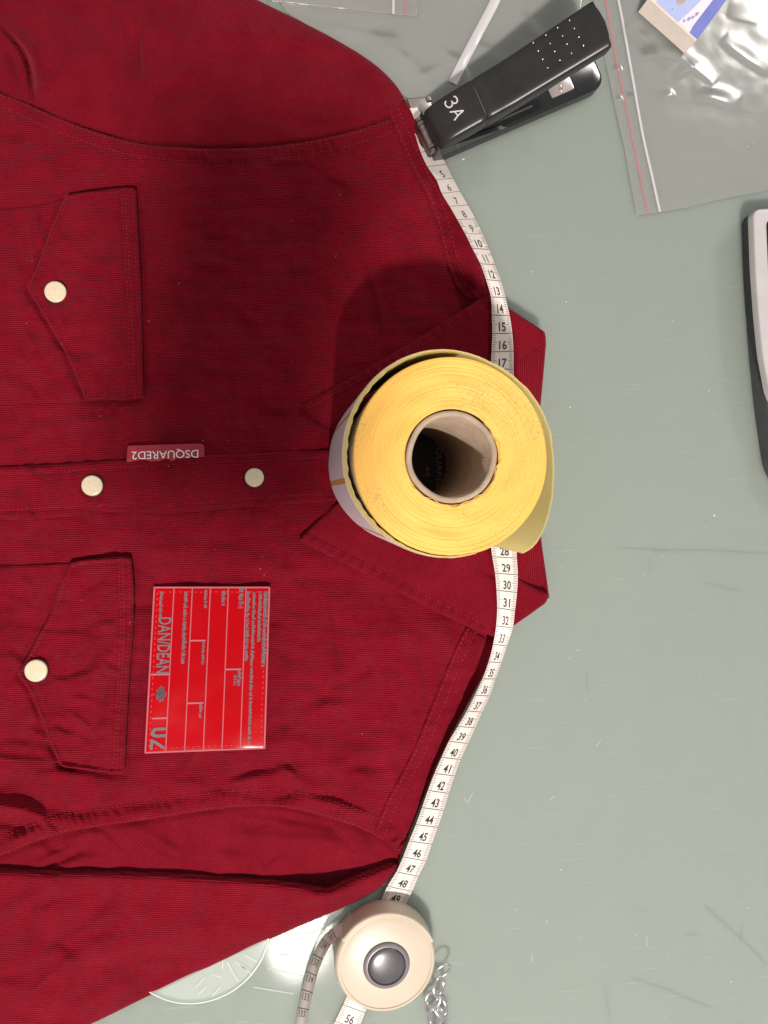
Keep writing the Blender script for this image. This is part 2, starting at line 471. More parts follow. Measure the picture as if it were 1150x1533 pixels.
FOLDS = [  # line, height mm, half widths
    ([(0, 262), (60, 245), (125, 222)], 1.6, 5, 16), ([(-20, 205), (40, 208), (85, 216)], -1.6, 4, 5),
    ([(535, 350), (556, 410), (570, 470), (578, 520)], .9, 5, 4), ([(515, 340), (548, 440), (560, 520)], -.5, 12, 8),
    ([(300, 245), (345, 238), (390, 242)], .9, 5, 8), ([(385, 232), (420, 240), (480, 236)], .8, 4, 6),
    ([(100, 222), (160, 236), (230, 246)], .6, 6, 10),
    ([(60, 640), (200, 632), (330, 640), (450, 660)], .7, 14, 22),
    # below the placket / around the lower pocket
    ([(60, 830), (200, 822), (350, 832), (470, 850)], .8, 16, 24),
    ([(478, 878), (490, 930), (494, 985), (488, 1040)], .9, 7, 5), ([(620, 930), (624, 990), (628, 1040)], .8, 5, 9),
    ([(478, 1020), (520, 1000), (560, 960)], .6, 8, 10),
    ([(412, 1085), (470, 1062), (560, 1050)], .6, 9, 12),
    # wrinkles above the lower armhole
    ([(336, 1172), (350, 1162), (376, 1154), (416, 1147)], -1.5, 6, 7), ([(320, 1183), (360, 1168), (420, 1158), (470, 1170)], 1.2, 8, 12),
    ([(416, 1147), (440, 1160), (446, 1182)], 1.6, 5, 7), ([(470, 1165), (530, 1150), (600, 1132)], -1.2, 10, 12), ([(470, 1160), (540, 1138), (620, 1110)], .8, 14, 18),
    ([(470, 1190), (500, 1193), (530, 1201)], -1.1, 6, 6), ([(365, 1191), (400, 1193), (440, 1190)], -1.0, 5, 6), ([(450, 1196), (500, 1204), (560, 1222)], 1.2, 6, 5),
    ([(200, 1180), (260, 1172), (330, 1176)], .9, 9, 12), ([(210, 1150), (300, 1144), (400, 1120)], -.8, 9, 9),
    ([(-30, 1165), (20, 1178), (60, 1200), (100, 1212)], -3.4, 13, 18), ([(-30, 1150), (40, 1152), (110, 1165), (160, 1170)], 2.0, 14, 14), ([(-30, 1205), (30, 1212), (70, 1226)], 3.4, 8, 9),
    ([(-20, 1226), (20, 1233), (42, 1240)], -2.6, 9, 9), ([(10, 1262), (40, 1252), (60, 1238)], 1.6, 6, 6),
    ([(60, 1212), (140, 1215), (220, 1205), (320, 1190)], -1.0, 8, 10),
    ([(200, 880), (212, 940), (206, 1060), (200, 1140)], -.9, 4, 7), ([(60, 945), (30, 990), (-10, 1010)], -1.2, 8, 8), ([(40, 1070), (60, 1120), (90, 1142)], 1.0, 7, 8),
    ([(-20, 1135), (60, 1142), (110, 1150)], 1.2, 6, 7),
    ([(60, 330), (45, 380), (30, 430)], -1.0, 8, 8), ([(55, 330), (52, 370), (50, 410)], .8, 4, 4), ([(40, 470), (60, 520), (80, 560)], -.7, 8, 6),
]
def creases(seed, n, box, amp, wid, length, lean):
    """short soft random creases: (line, height, half widths)"""
    r = random.Random(seed); out = []
    for _ in range(n):
        x, y = r.uniform(box[0], box[2]), r.uniform(box[1], box[3]); a = math.radians(r.gauss(lean, 28)); L = r.uniform(*length) / 2
        b = r.uniform(-.35, .35) * L; ca, sa = math.cos(a), math.sin(a)
        out.append(([(x - L * ca, y - L * sa), (x - b * sa * .6, y + b * ca * .6), (x + L * ca, y + L * sa)], r.choice((-1, 1)) * r.uniform(*amp) * 1.6, r.uniform(*wid), r.uniform(*wid)))
    return out
FOLDS += creases(21, 30, (0, 230, 640, 670), (.25, .7), (5, 12), (40, 130), 8)
FOLDS += creases(22, 26, (0, 800, 640, 1190), (.3, .8), (5, 12), (40, 130), -8)
FOLDS += creases(23, 16, (20, 300, 180, 600), (.3, .7), (4, 8), (25, 70), 80)
FOLDS += creases(24, 16, (20, 850, 180, 1150), (.3, .8), (4, 8), (25, 80), 10)
FOLDS += creases(25, 10, (200, 1140, 600, 1185), (.25, .5), (7, 11), (40, 100), 0)
FOLDS += creases(26, 18, (0, 690, 490, 770), (.25, .6), (4, 7), (25, 60), 90)
# cloth pulled towards each snap
for bx, by in ((83, 437), (54, 1004)):
    for a in (20, 75, 150, 205, 260, 320):
        q = math.radians(a); FOLDS.append(([(bx + 20 * math.cos(q), by + 20 * math.sin(q)), (bx + 55 * math.cos(q), by + 55 * math.sin(q) + 4)], .55, 4, 5))
FLAP_A = [(100, 292), (126, 288), (188, 281), (203, 282), (206, 340), (211, 440), (214, 596), (190, 598), (128, 597), (116, 566), (100, 530), (72, 482), (41, 431), (58, 394), (76, 344)]
FLAP_B = [(105, 842), (130, 838), (180, 834), (196, 835), (200, 880), (200, 930), (194, 1000), (189, 1080), (186, 1158), (165, 1158), (122, 1152), (92, 1148), (78, 1118), (62, 1075), (46, 1035), (26, 1008), (46, 972), (74, 922), (92, 872)]
FLAPS = [np.array(FLAP_A, float), np.array(FLAP_B, float)]
def Ht_exact(x, y):
    """height (mm) of the body of the shirt above the table"""
    d, _, _ = seg_dist(SIL, x, y)
    z = 4.5 + 8.0 * sstep(0, 110, d) + 1.5 * sstep(60, 260, d)
    z = z + vnoise(x, y, 120, 1) * 1.6 + vnoise(x, y, 48, 2) * 1.4 + vnoise(x * .6, y * 1.5, 26, 5) * 1.0 + vnoise(x * 1.4, y * .7, 22, 7) * .6 + vnoise(x, y, 11, 6) * .14
    for ln, a, s1, s2 in FOLDS: z = z + ridge(x, y, ln, a * 1.7, s1, s2)
    # gathered puckers where the sleeves are sewn in
    for S, off, amp, ph in ((UP_S, 10, .75, 0), (LO_S, -14, .95, 1)):
        d, sd, t = seg_dist(S, x, y)
        q = d * sd; s = t * 720
        band = np.exp(-((q - off) / 11.0) ** 2)
        z = z + band * (.9 + amp * np.sin(s / 2.0 + 2.6 * np.sin(s / 17.0 + ph) + 5 * vnoise(x, y, 34, 8) + ph) * (1.0 + .8 * vnoise(x, y, 60, 9)))
        z = z - 1.0 * np.exp(-((q - off * 2.1) / 3.5) ** 2) * .7
    for ol in FLAPS:                      # the cloth sinks a little along the edge of each applied piece
        m = (x > ol[:, 0].min() - 20) & (x < ol[:, 0].max() + 20) & (y > ol[:, 1].min() - 20) & (y < ol[:, 1].max() + 20)
        if m.any():
            d, _, _ = seg_dist(ol, x[m], y[m], True); z = np.array(z); z[m] = z[m] - 2.0 * np.exp(-(d / 6.0) ** 2)
    return z
_gx = np.arange(-110, 870, 1.8); _gy = np.arange(40, 1380, 1.8)
_HG = Ht_exact(*np.meshgrid(_gx, _gy))
def Ht(x, y):
    """the same height read from a fine grid"""
    u = np.clip((np.asarray(x, float) - _gx[0]) / 1.8, 0, len(_gx) - 1.001); v = np.clip((np.asarray(y, float) - _gy[0]) / 1.8, 0, len(_gy) - 1.001)
    i = u.astype(int); j = v.astype(int); u = u - i; v = v - j
    return (_HG[j, i] * (1 - u) + _HG[j, i + 1] * u) * (1 - v) + (_HG[j + 1, i] * (1 - u) + _HG[j + 1, i + 1] * u) * v

body = [tuple(p) for p in UP_S] + EDGE_R_UP[0:] + [(760, 470), (770, 700), (765, 930)] + EDGE_R_LO[:-1] + [tuple(p) for p in LO_S[::-1]]
panel('torso', body, Ht, 3.5, M['cord'], SH, 1.0, (2.0, 6), 8)

# sleeves
SLF = [([(-10, 28), (16, 54), (34, 77), (44, 102), (48, 136), (49, 150)], -5.5, 5, 4), ([(-20, 20), (0, 35), (22, 48), (46, 75), (60, 110), (62, 140)], 2.6, 6, 8),
       ([(6, 70), (20, 96), (27, 128)], -1.8, 4, 4), ([(-6, 80), (8, 105), (14, 130)], 1.4, 5, 5), ([(0, 92), (14, 118), (30, 138)], -1.0, 4, 4),
       ([(178, 20), (184, 70), (186, 120), (184, 165)], 1.5, 8, 10), ([(206, 30), (208, 70), (210, 125)], -2.2, 4, 6), ([(216, 40), (222, 90), (224, 140)], .9, 6, 8),
       ([(228, 119), (250, 117), (276, 104), (310, 101), (350, 110)], 1.2, 4, 8), ([(360, 72), (420, 78), (490, 92), (560, 110)], -1.5, 14, 16), ([(250, 70), (330, 52), (430, 60), (520, 92)], 1.2, 18, 20),
       ([(400, 182), (450, 172), (520, 172), (560, 178)], 1.2, 5, 7), ([(420, 192), (480, 186), (545, 180)], -1.0, 4, 4), ([(60, 150), (100, 120), (170, 130)], .8, 12, 14),
       ([(90, 140), (150, 80), (160, 30)], .9, 20, 20)]
SLF += creases(31, 22, (0, 0, 540, 200), (.4, 1.0), (6, 14), (50, 150), 15)
def Hs_up(x, y):
    d, _, _ = seg_dist(SIL, x, y)
    z = 2.5 + 9.5 * np.sqrt(np.clip(1 - (1 - np.clip(d / 110, 0, 1)) ** 2, 0, 1)) + 2.5 * sstep(80, 200, d)
    z = z + vnoise(x, y, 90, 11) * 2.0 + vnoise(x, y, 40, 12) * 1.0 + vnoise(x, y, 17, 13) * .22
    for ln, a, s1, s2 in SLF: z = z + ridge(x, y, ln, a * 1.5, s1, s2)
    d, sd, t = seg_dist(UP_S, x, y)
    z = z - 1.8 * np.exp(-(d / 5.0) ** 2) + .35 * np.exp(-(d / 14.0) ** 2) * np.sin(t * 720 / 3.0)
    return z
sl = [(-60, -60), (200, -70), (330, -30)] + [tuple(p) for p in spline([(385, 0), (430, 22), (500, 58), (555, 92), (590, 124), (608, 152)], 5)] + [tuple(p) for p in UP_S[::-1]]
o = panel('sleeve', sl, Hs_up, 3.5, M['cord'], SH, -38, (1.6, 8), 6)
o['label'] = 'sleeve at the top edge of the picture'

GAP = [(-60, 1306), (0, 1306), (70, 1308), (150, 1309), (230, 1311), (310, 1316), (380, 1321), (430, 1326), (470, 1333), (492, 1336), (515, 1325), (545, 1312), (575, 1301), (597, 1293)]
GAP_S = spline(GAP, 5)
SLL = [([(66, 1306), (80, 1294), (100, 1284), (128, 1271)], -3.0, 6, 5), ([(50, 1296), (75, 1284), (115, 1268)], 1.8, 5, 5), ([(95, 1300), (120, 1290), (150, 1282)], 1.4, 6, 6),
       ([(100, 1305), (130, 1300), (160, 1306)], -2.2, 4, 4), ([(200, 1262), (280, 1275), (330, 1290)], .8, 10, 12), ([(330, 1250), (420, 1256), (520, 1262), (570, 1276)], 1.6, 8, 12),
       ([(360, 1216), (430, 1224), (500, 1240)], -2.0, 6, 7), ([(140, 1250), (200, 1256), (250, 1272)], .7, 9, 9), ([(540, 1268), (575, 1280), (592, 1290)], -1.0, 5, 6)]
SLL += creases(32, 16, (60, 1235, 560, 1300), (.4, 1.0), (5, 10), (40, 120), 5)
def Hs_lo(x, y):
    d, _, _ = seg_dist(SIL, x, y)
    z = 4 + 8.0 * sstep(0, 90, d)
    z = z + vnoise(x, y, 70, 21) * 1.4 + vnoise(x, y, 30, 22) * .7
    for ln, a, s1, s2 in SLL: z = z + ridge(x, y, ln, a, s1, s2)
    d, sd, t = seg_dist(GAP_S, x, y)
    z = z - (2.5 + 4.0 * np.exp(-((x - 480) / 90.0) ** 2)) * np.exp(-(d / (9 + 16 * np.exp(-((x - 485) / 70.0) ** 2))) ** 2)
    d, sd, t = seg_dist(LO_S, x, y)
    z = z - 1.4 * np.exp(-(d / 5.0) ** 2)
    dg, sg, _ = seg_dist(GAP_S, x, y)
    q = np.where(sg > 0, -dg, dg)
    z = np.minimum(z, 3.0 + 3.6 * (1 - np.exp(-((x - 480) / 120.0) ** 2)) + np.maximum(q, -6) * (.55 - .33 * np.exp(-((x - 480) / 80.0) ** 2)) + 1.2 * vnoise(x, y, 22, 24))
    return np.maximum(z, 1.2)
sl2 = [tuple(p) for p in LO_S] + [(597, 1290)] + [(p[0], p[1] + 8) for p in GAP_S[::-1]]
o = panel('sleeve', sl2, Hs_lo, 3.4, M['cord'], SH, 40, (0, 1), 6)
o['label'] = 'sleeve nearest the tape measure case'
SLF2 = [([(60, 1440), (150, 1420), (260, 1410)], .9, 16, 20), ([(80, 1400), (120, 1430), (180, 1455)], -.8, 10, 12), ([(430, 1350), (500, 1338), (570, 1316)], 1.4, 7, 9),
        ([(440, 1366), (500, 1350), (560, 1326)], -.9, 5, 5), ([(0, 1370), (120, 1366), (300, 1372)], .8, 16, 18), ([(20, 1490), (110, 1480), (200, 1470)], -.8, 18, 20)]
SLF2 += creases(33, 22, (0, 1330, 430, 1520), (.3, .8), (7, 15), (60, 170), -10)
def Hs_fold(x, y):
    d, _, _ = seg_dist(SIL, x, y)
    z = 3 + 12 * np.sqrt(np.clip(1 - (1 - np.clip(d / 120, 0, 1)) ** 2, 0, 1))
    d, sd, t = seg_dist(GAP_S, x, y)
    z = z + (2.6 + 5.0 * np.exp(-((x - 485) / 60.0) ** 2)) * np.exp(-(d / 26.0) ** 2) + vnoise(x, y, 90, 31) * 1.5 + vnoise(x, y, 40, 32) * .8 + vnoise(x, y * 1.5, 18, 33) * .2
    for ln, a, s1, s2 in SLF2: z = z + ridge(x, y, ln, a * 1.7, s1, s2)
    return z
fold = [tuple(p) for p in GAP_S] + [tuple(p) for p in spline([(597, 1297), (570, 1328), (520, 1356), (440, 1390), (330, 1440), (220, 1492), (120, 1540), (-60, 1612)], 5)]
o = panel('sleeve_fold', fold, Hs_fold, 3.4, M['cord'], SH, -2.5, (3.6, 9), 5)

# shoulder strips of the yoke folded to the front
def yoke(seam, edge, ang, seed):
    ln_s = spline(seam, 5); poly = [tuple(p) for p in ln_s] + [tuple(p) for p in spline(edge, 5)[::-1]]
    def f(x, y):
        d, sd, t = seg_dist(ln_s, x, y)
        z = Ht(x, y) + 1.7 + vnoise(x, y, 22, seed) * .45
        z = z - .9 * np.exp(-((d - 17) / 2.4) ** 2) + .5 * np.sin(t * 70 + 4 * vnoise(x, y, 40, seed + 1)) * np.exp(-((d - 9) / 8) ** 2)
        return z
    o = panel('yoke', poly, f, 3.4, M['cord'], SH, ang, (1.6, 4), 4)
    for w_, nm in ((4, 0), (18, 1)):
        pass
    tn = np.gradient(ln_s, axis=0); tn /= np.linalg.norm(tn, axis=1)[:, None]; nr = np.stack([-tn[:, 1], tn[:, 0]], 1)
    c = np.mean(spline(edge, 5), axis=0) - np.mean(ln_s, axis=0)
    sg = 1 if np.mean(nr @ c) > 0 else -1
    stitches('stitching', [ln_s + nr * sg * 4.5, ln_s + nr * sg * 17], f, M['thread'], o)
    return o
yoke([(577, 160), (592, 196), (614, 246), (640, 296), (656, 340), (668, 390), (684, 430), (704, 452)], [(608, 151), (626, 188), (640, 220), (660, 264), (681, 309), (700, 352), (718, 398), (730, 440)], -62, 41)
yoke([(698, 938), (682, 970), (660, 1022), (642, 1066), (622, 1116), (600, 1160), (580, 1196), (562, 1240)], [(728, 956), (712, 990), (700, 1022), (688, 1058), (670, 1094), (652, 1134), (634, 1180), (614, 1236), (592, 1274)], 62, 43)

# pockets and pocket flaps
def pocket(poly, seed):
    p = round_poly(poly, 6)
    f = lambda x, y: Ht(x, y) + 2.0 + vnoise(x, y, 26, seed) * .5
    o = panel('pocket', p, f, 4.2, M['cord'], SH, 1.5, (1.6, 5), 3.5)
    return o
pocket([(-60, 318), (20, 312), (60, 308), (96, 298), (150, 296), (196, 292), (198, 480), (200, 590), (120, 602), (-60, 606)], 51)
pocket([(-60, 849), (40, 846), (104, 843), (190, 842), (190, 1000), (182, 1150), (100, 1143), (40, 1141), (-60, 1138)], 52)

def snap(parent, x, y, zmm, r_px):
    c = P(x, y, zmm / 1000); r = r_px * MM / 1000
    tilt = (random.uniform(-.05, .05), random.uniform(-.05, .05))
    V, F = lathe([(0.0, .0009), (r * .12, .0009), (r * .2, .00082), (r * .8, .00085), (r * .93, .00072), (r, .00030), (r, -.0012)], 40)
    R = Matrix.Rotation(tilt[0], 3, 'X') @ Matrix.Rotation(tilt[1], 3, 'Y')
    V = [R @ Vector(v) + c for v in V]
    o = mesh_obj('snap_button', V, F, M['snap'], parent); sharp(o, 50)
    V, F = lathe([(r * .96, -.0002), (r * 1.05, .00002), (r * 1.12, -.0004), (r * 1.12, -.0014)], 40)
    mesh_obj('rim', [R @ Vector(v) + c for v in V], F, M['snap_rim'], o)
M['snap'] = noisy('cream_snap_enamel', (.66, .55, .38), (.72, .62, .45), 900, .22)
M['snap_rim'] = mat('dark_snap_rim', (.05, .02, .018), .35, .6)

def flap(poly, band, btn, seed, ang):
    p = round_poly(poly, 5)
    bl = spline(band, 4)
    outline = np.array(p)
    def f(x, y):
        d, sd, t = seg_dist(bl, x, y)
        z = Ht(x, y) + 5.0 + vnoise(x, y, 44, seed) * 1.0 + vnoise(x, y * 2, 24, seed + 3) * .45
        z = z - 1.3 * np.exp(-(d / 2.8) ** 2) + np.exp(-((d - 9) / 9) ** 2) * (.25 + .5 * np.sin(t * 110 + 7 * vnoise(x, y, 44, seed + 1)) * (.5 + 1.2 * vnoise(x, y, 50, seed + 2)))
        d2, _, _ = seg_dist(outline, x, y, True)
        z = z + 2.0 * np.exp(-(d2 / 6.0) ** 2) - 1.1 * np.exp(-((d2 - 6.5) / 2.6) ** 2) + .5 * np.exp(-((d2 - 2.5) / 2.2) ** 2)
        z = z - 1.2 * np.exp(-(((x - btn[0]) ** 2 + (y - btn[1]) ** 2) / 22.0 ** 2))
        return z
    o = panel('pocket_flap', p, f, 3.2, M['cord'], SH, ang, (2.4, 4.0), 2.2)
    # stitch rows: inset outline and the sewn band
    cen = outline.mean(axis=0); op = densify(outline, 3.0)
    tn = np.roll(op, -1, 0) - np.roll(op, 1, 0); tn /= np.linalg.norm(tn, axis=1)[:, None] + 1e-9; nr = np.stack([-tn[:, 1], tn[:, 0]], 1)
    ins = op + nr * 5.5
    if not inside(outline, np.array([ins[5][0]]), np.array([ins[5][1]]))[0]: ins = op - nr * 5.5
    stitches('stitching', [np.vstack([ins, ins[:1]]), bl, bl + np.array([4.5, 0])], f, M['thread'], o, 6.5, 4.4, 1.3)
    zz = float(f(np.array([btn[0]]), np.array([btn[1]]))[0])
    snap(o, btn[0], btn[1], zz + .9, btn[2])
    return o
flap(FLAP_A,
     [(182, 283), (185, 340), (191, 440), (194, 520), (195, 596)], (83, 437, 14.2), 61, 2)
flap(FLAP_B,
     [(178, 836), (180, 900), (180, 960), (176, 1040), (172, 1100), (170, 1157)], (54, 1004, 14.9), 62, -1)

# placket with its snaps and the woven tab
def Hp(x, y):
    yt = 700 - x * .052; yb = 777 - x * .048
    z = Ht(x, y) + 3.6 + vnoise(x, y, 60, 71) * .8 + vnoise(x * 2.2, y, 26, 72) * .6
    q = (y - yt)
    z = z - .8 * np.exp(-((q - 11) / 2.6) ** 2) - .8 * np.exp(-((yb - y - 11) / 2.6) ** 2)
    z = z + .45 * np.sin(x / 5.2 + 5 * vnoise(x, y, 60, 73)) * np.exp(-((q - 4) / 9) ** 2) + .4 * np.sin(x / 6.0 + 5 * vnoise(x, y, 50, 74)) * np.exp(-((yb - y - 4) / 9) ** 2)
    for bx, by in ((138, 727), (381, 715)): z = z - .9 * np.exp(-(((x - bx) ** 2 + (y - by) ** 2) / 24.0 ** 2))
    return z
pl = [(-60, 702), (60, 697), (190, 688), (300, 682), (400, 678), (500, 673), (570, 672), (570, 748), (500, 750), (400, 756), (330, 763), (250, 769), (180, 768), (132, 764), (126, 773), (40, 777), (-60, 780)]
PLK = panel('placket', pl, Hp, 3.4, M['cord'], SH, 3, (2.6, 5.5), 2.8)
stitches('stitching', [densify([(-40, 712), (60, 708), (190, 699), (300, 693), (400, 689), (500, 684)], 4, False), densify([(-40, 766), (120, 758), (260, 756), (330, 750), (400, 744), (500, 738)], 4, False)], Hp, M['thread'], PLK, 6.5, 4.6, 1.3)
for bx, by, r in ((138, 727, 14.0), (381, 715, 13.2)):
    snap(PLK, bx, by, float(Hp(np.array([float(bx)]), np.array([float(by)]))[0]) + .9, r)
M['tab'] = noisy('red_woven_label', (.33, .016, .030), (.40, .024, .04), 1500, .7, 0, .0002, 4000)
M['white_thread'] = mat('white_woven_thread', (.78, .74, .74), .6)
def Htab(x, y): return Ht(x, y) + 3.4
TAB = panel('tab_label', round_poly([(189, 692), (191, 667), (302, 664), (306, 668), (306, 689)], 3), Htab, 3.5, M['tab'], SH, 0, (.5, 2), 1.2)
def quad_text(s, q, f, lift):
    """lettering inside the pixel quad q = (origin, x corner, y corner)"""
    v, fc = text_mesh(s); o, a, b = (np.array(k, float) for k in q)
    p = o + v[:, :1] * (a - o) + v[:, 1:] * (b - o)
    z = f(p[:, 0], p[:, 1]) + lift
    return list(PA(p[:, 0], p[:, 1], z / 1000)), fc
V, F = quad_text('DSQUARED2', ((297, 671), (197.5, 674), (297, 685)), Htab, .35)
F = [f[::-1] for f in F]
mesh_obj('lettering', V, F, M['white_thread'], TAB, False)

# armhole topstitching
def offs(S, k):
    tn = np.gradient(S, axis=0); tn /= np.linalg.norm(tn, axis=1)[:, None]
    return S + np.stack([-tn[:, 1], tn[:, 0]], 1) * k
stitches('stitching', [offs(UP_S, 3.5), offs(UP_S, 20)], Ht, M['thread'], SH, 7, 4.8, 1.5)
stitches('stitching', [offs(LO_S, -3.5), offs(LO_S, -26)], Ht, M['thread'], SH, 7, 4.8, 1.5)

# collar
def Hc0(x, y):
    z = 18.0 + 3.5 * sstep(470, 680, x)
    return z
def Hc_up(x, y):
    z = Hc0(x, y) + vnoise(x, y, 50, 81) * .8 + vnoise(x, y, 20, 82) * .25
    d, _, t = seg_dist([(450, 607), (560, 547), (650, 492), (738, 438)], x, y)
    z = z - .8 * np.exp(-((d - 15) / 2.6) ** 2) + .45 * np.sin(t * 120 + 3 * vnoise(x, y, 40, 83)) * np.exp(-((d - 7) / 6) ** 2)
    z = z + ridge(x, y, [(640, 470), (700, 462), (745, 470)], .8, 8, 10)
    return np.minimum(z, 22.5)
CU = panel('collar_leaf', round_poly([(450, 607), (500, 580), (560, 546), (610, 516), (660, 485), (700, 460), (738, 438), (766, 464), (795, 483), (816, 497), (818, 512), (772, 540), (700, 600), (640, 640), (560, 662), (508, 650), (480, 630)], 4),
           Hc_up, 3.6, M['cord'], SH, -35, (2.8, 6), 4.5)
stitches('stitching', [densify([(462, 610), (560, 559), (655, 503), (738, 453)], 4, False)], Hc_up, M['thread'], CU, 6.5, 4.5, 1.3)
def Hc_lo(x, y):
    z = Hc0(x, y) + vnoise(x, y, 46, 84) * .8 + vnoise(x, y, 18, 85) * .22
    d, sd, t = seg_dist([(447, 808), (500, 836), (560, 866), (640, 910), (730, 955)], x, y)
    z = z - 1.0 * np.exp(-((d - 17) / 2.8) ** 2) + .75 * np.sin(t * 118 + 2 * vnoise(x, y, 40, 86)) * np.exp(-((d - 9) / 8) ** 2)
    z = z + ridge(x, y, [(560, 840), (640, 866), (720, 890)], .9, 12, 14) + ridge(x, y, [(700, 842), (740, 862), (775, 868)], -1.6, 4, 5)
    return np.minimum(z, 22.5)
CL = panel('collar_leaf', round_poly([(447, 808), (470, 785), (505, 752), (560, 735), (640, 740), (700, 780), (740, 830), (776, 866), (800, 880), (822, 890), (818, 902), (796, 918), (770, 936), (745, 956), (700, 938), (640, 910), (560, 866), (500, 836)], 4),
           Hc_lo, 3.6, M['cord'], SH, -36, (2.8, 6), 4.5)
stitches('stitching', [densify([(458, 802), (505, 824), (566, 853), (646, 896), (735, 940)], 4, False)], Hc_lo, M['thread'], CL, 6.5, 4.5, 1.3)
def Hc_back(x, y):
    z = 19.0 - 4.0 * sstep(770, 822, x) + vnoise(x, y, 40, 88) * .7
    z = z + ridge(x, y, [(806, 510), (801, 600), (792, 690), (800, 790), (812, 880)], -.9, 3, 3, 0)
    z = z + ridge(x, y, [(778, 540), (790, 620), (782, 700)], .7, 8, 8)
    return z
CB = panel('collar_back', round_poly([(735, 500), (772, 520), (812, 502), (818, 512), (812, 580), (806, 640), (801, 690), (805, 760), (812, 820), (823, 897), (776, 880), (735, 860)], 4), Hc_back, 3.6, M['cord'], SH, 88, (2.0, 5), 12)
stitches('stitching', [densify([(808, 515), (804, 590), (797, 650), (793, 700), (799, 780), (812, 872)], 4, False)], Hc_back, M['thread'], CB, 6.5, 4.5, 1.3)
# woven neck label seen down the core of the roll
M['neck'] = noisy('black_woven_label', (.016, .010, .009), (.03, .018, .014), 900, .6)
def Hn(x, y): return Ht(x, y) * 0 + 23.0
NL = panel('neck_label', round_poly([(606, 640), (692, 640), (692, 760), (606, 760)], 4), Hn, 8, M['neck'], SH, 0, (.4, 2), 4)
M['neck_text'] = mat('grey_woven_thread', (.30, .26, .22), .7)
for tx, q_ in (('DSQUARED2', ((652, 650), (652, 744), (662, 650))), ('44', ((636, 697), (636, 713), (644, 697)))):
    V, F = quad_text(tx, q_, Hn, .35); mesh_obj('lettering', V, [f[::-1] for f in F], M['neck_text'], NL, False)

rl_ = random.Random(12); V = []; F = []
for k in range(28):
    x, y = rl_.uniform(20, 560), rl_.uniform(240, 1120)
    if 560 < y < 840 and x > 440: continue
    a = rl_.uniform(0, 6.28); L = rl_.uniform(1.0, 3.0); w_ = rl_.uniform(.5, .9)
    q = np.array([(x + L * math.cos(a) - w_ * math.sin(a), y + L * math.sin(a) + w_ * math.cos(a)), (x - L * math.cos(a), y - L * math.sin(a)), (x + L * math.cos(a) * .8 + w_ * math.sin(a), y + L * math.sin(a) * .8 - w_ * math.cos(a))])
    b = len(V); V += list(PA(q[:, 0], q[:, 1], (Ht(q[:, 0], q[:, 1]) + (7.5 if x < 220 else .5 if y < 660 or y > 790 else 4.5)) / 1000)); F.append((b, b + 1, b + 2))
o = mesh_obj('lint', V, F, mat('pale_lint', (.30, .09, .11), .8), SH, False); o['kind'] = 'stuff'

# ------------------------------------------------------------------ red name patch on the chest
C4 = np.array([(230, 878), (405, 878), (397.5, 1121.5), (216, 1128.5)], float)
def st(s, t):
    s = np.asarray(s, float); t = np.asarray(t, float)
    top = C4[0] + s[..., None] * (C4[1] - C4[0]); bot = C4[3] + s[..., None] * (C4[2] - C4[3])
    return top + t[..., None] * (bot - top)
def Hpatch(x, y):
    z = 14.0 + 2.6 + vnoise(x, y, 130, 91) * .9
    return z
cxp = [(x, y) for x, y in st(np.array([.1, .5, .9, .1, .5, .9]), np.array([.1, .1, .1, .9, .9, .9]))]
hp0 = float(np.max(Ht(np.array([c[0] for c in cxp]), np.array([c[1] for c in cxp]))))
def Hpatch(x, y):
    return hp0 + 3.0 + vnoise(x, y, 110, 91) * .8 + vnoise(x, y, 45, 92) * .22
M['patch'] = mat('red_glossy_vinyl', (.40, .0010, .005), .12, 0, **{'Specular IOR Level': .12})
t_ = NT(M['patch']); g_ = t_.n('ShaderNodeNewGeometry').outputs['Position']
t_.l(t_.bump(t_.noise(g_, 30, 2, .5), .3, .0004), t_.b.inputs['Normal'])
PT = panel('name_patch', C4, Hpatch, 4.2, M['patch'], SH, 0, (.5, 2.5), 3.5)
PT['label'] = 'glossy red vinyl patch with grey form lines and lettering'
M['pline'] = mat('pink_printed_line', (.42, .13, .155), .8, 0, **{'Specular IOR Level': .1})
M['pgrey'] = noisy('grey_reflective_print', (.12, .075, .09), (.22, .16, .18), 1600, .8)
M['pdark'] = noisy('dark_grey_print', (.05, .035, .042), (.09, .07, .08), 1200, .8)
lines = []
def sl_(s0, t0, s1, t1, n=24):
    k = np.linspace(0, 1, n); return st(s0 + (s1 - s0) * k, t0 + (t1 - t0) * k)
V = []; F = []
def add(vf):
    b = len(V); V.extend(vf[0]); F.extend([tuple(i + b for i in f) for f in vf[1]])
e = .008
add(strip_on([sl_(e, .006, 1 - e, .006), sl_(e, .994, 1 - e, .994), sl_(e, 0.006, e, .994, 40), sl_(1 - e, .006, 1 - e, .994, 40)], 2.2, Hpatch, .16))
add(strip_on([sl_(s, .01, s, .99, 40) for s in (.176, .333, .487, .641, .792)], 1.5, Hpatch, .22))
add(strip_on([sl_(.333, .327, .465, .327), sl_(.333, .705, .470, .705), sl_(.641, .505, .775, .505), sl_(.02, .527, .176, .527), sl_(.05, .79, .176, .79)], 2.6, Hpatch, .28))
mesh_obj('printed_lines', V, F, M['pline'], PT, False)
def ptext(s, s0, s1, t0, t1, lift=.3, bold=.0):
    v, fc = text_mesh(s, bold); p = st(s0 + v[:, 1] * (s1 - s0), t0 + v[:, 0] * (t1 - t0))
    return list(PA(p[:, 0], p[:, 1], (Hpatch(p[:, 0], p[:, 1]) + lift) / 1000)), fc
V = []; F = []
add(ptext('DAN/DEAN', .058, .170, .185, .52, .34, .016)); mesh_obj('lettering', V, F, M['pgrey'], PT, False)
V = []; F = []
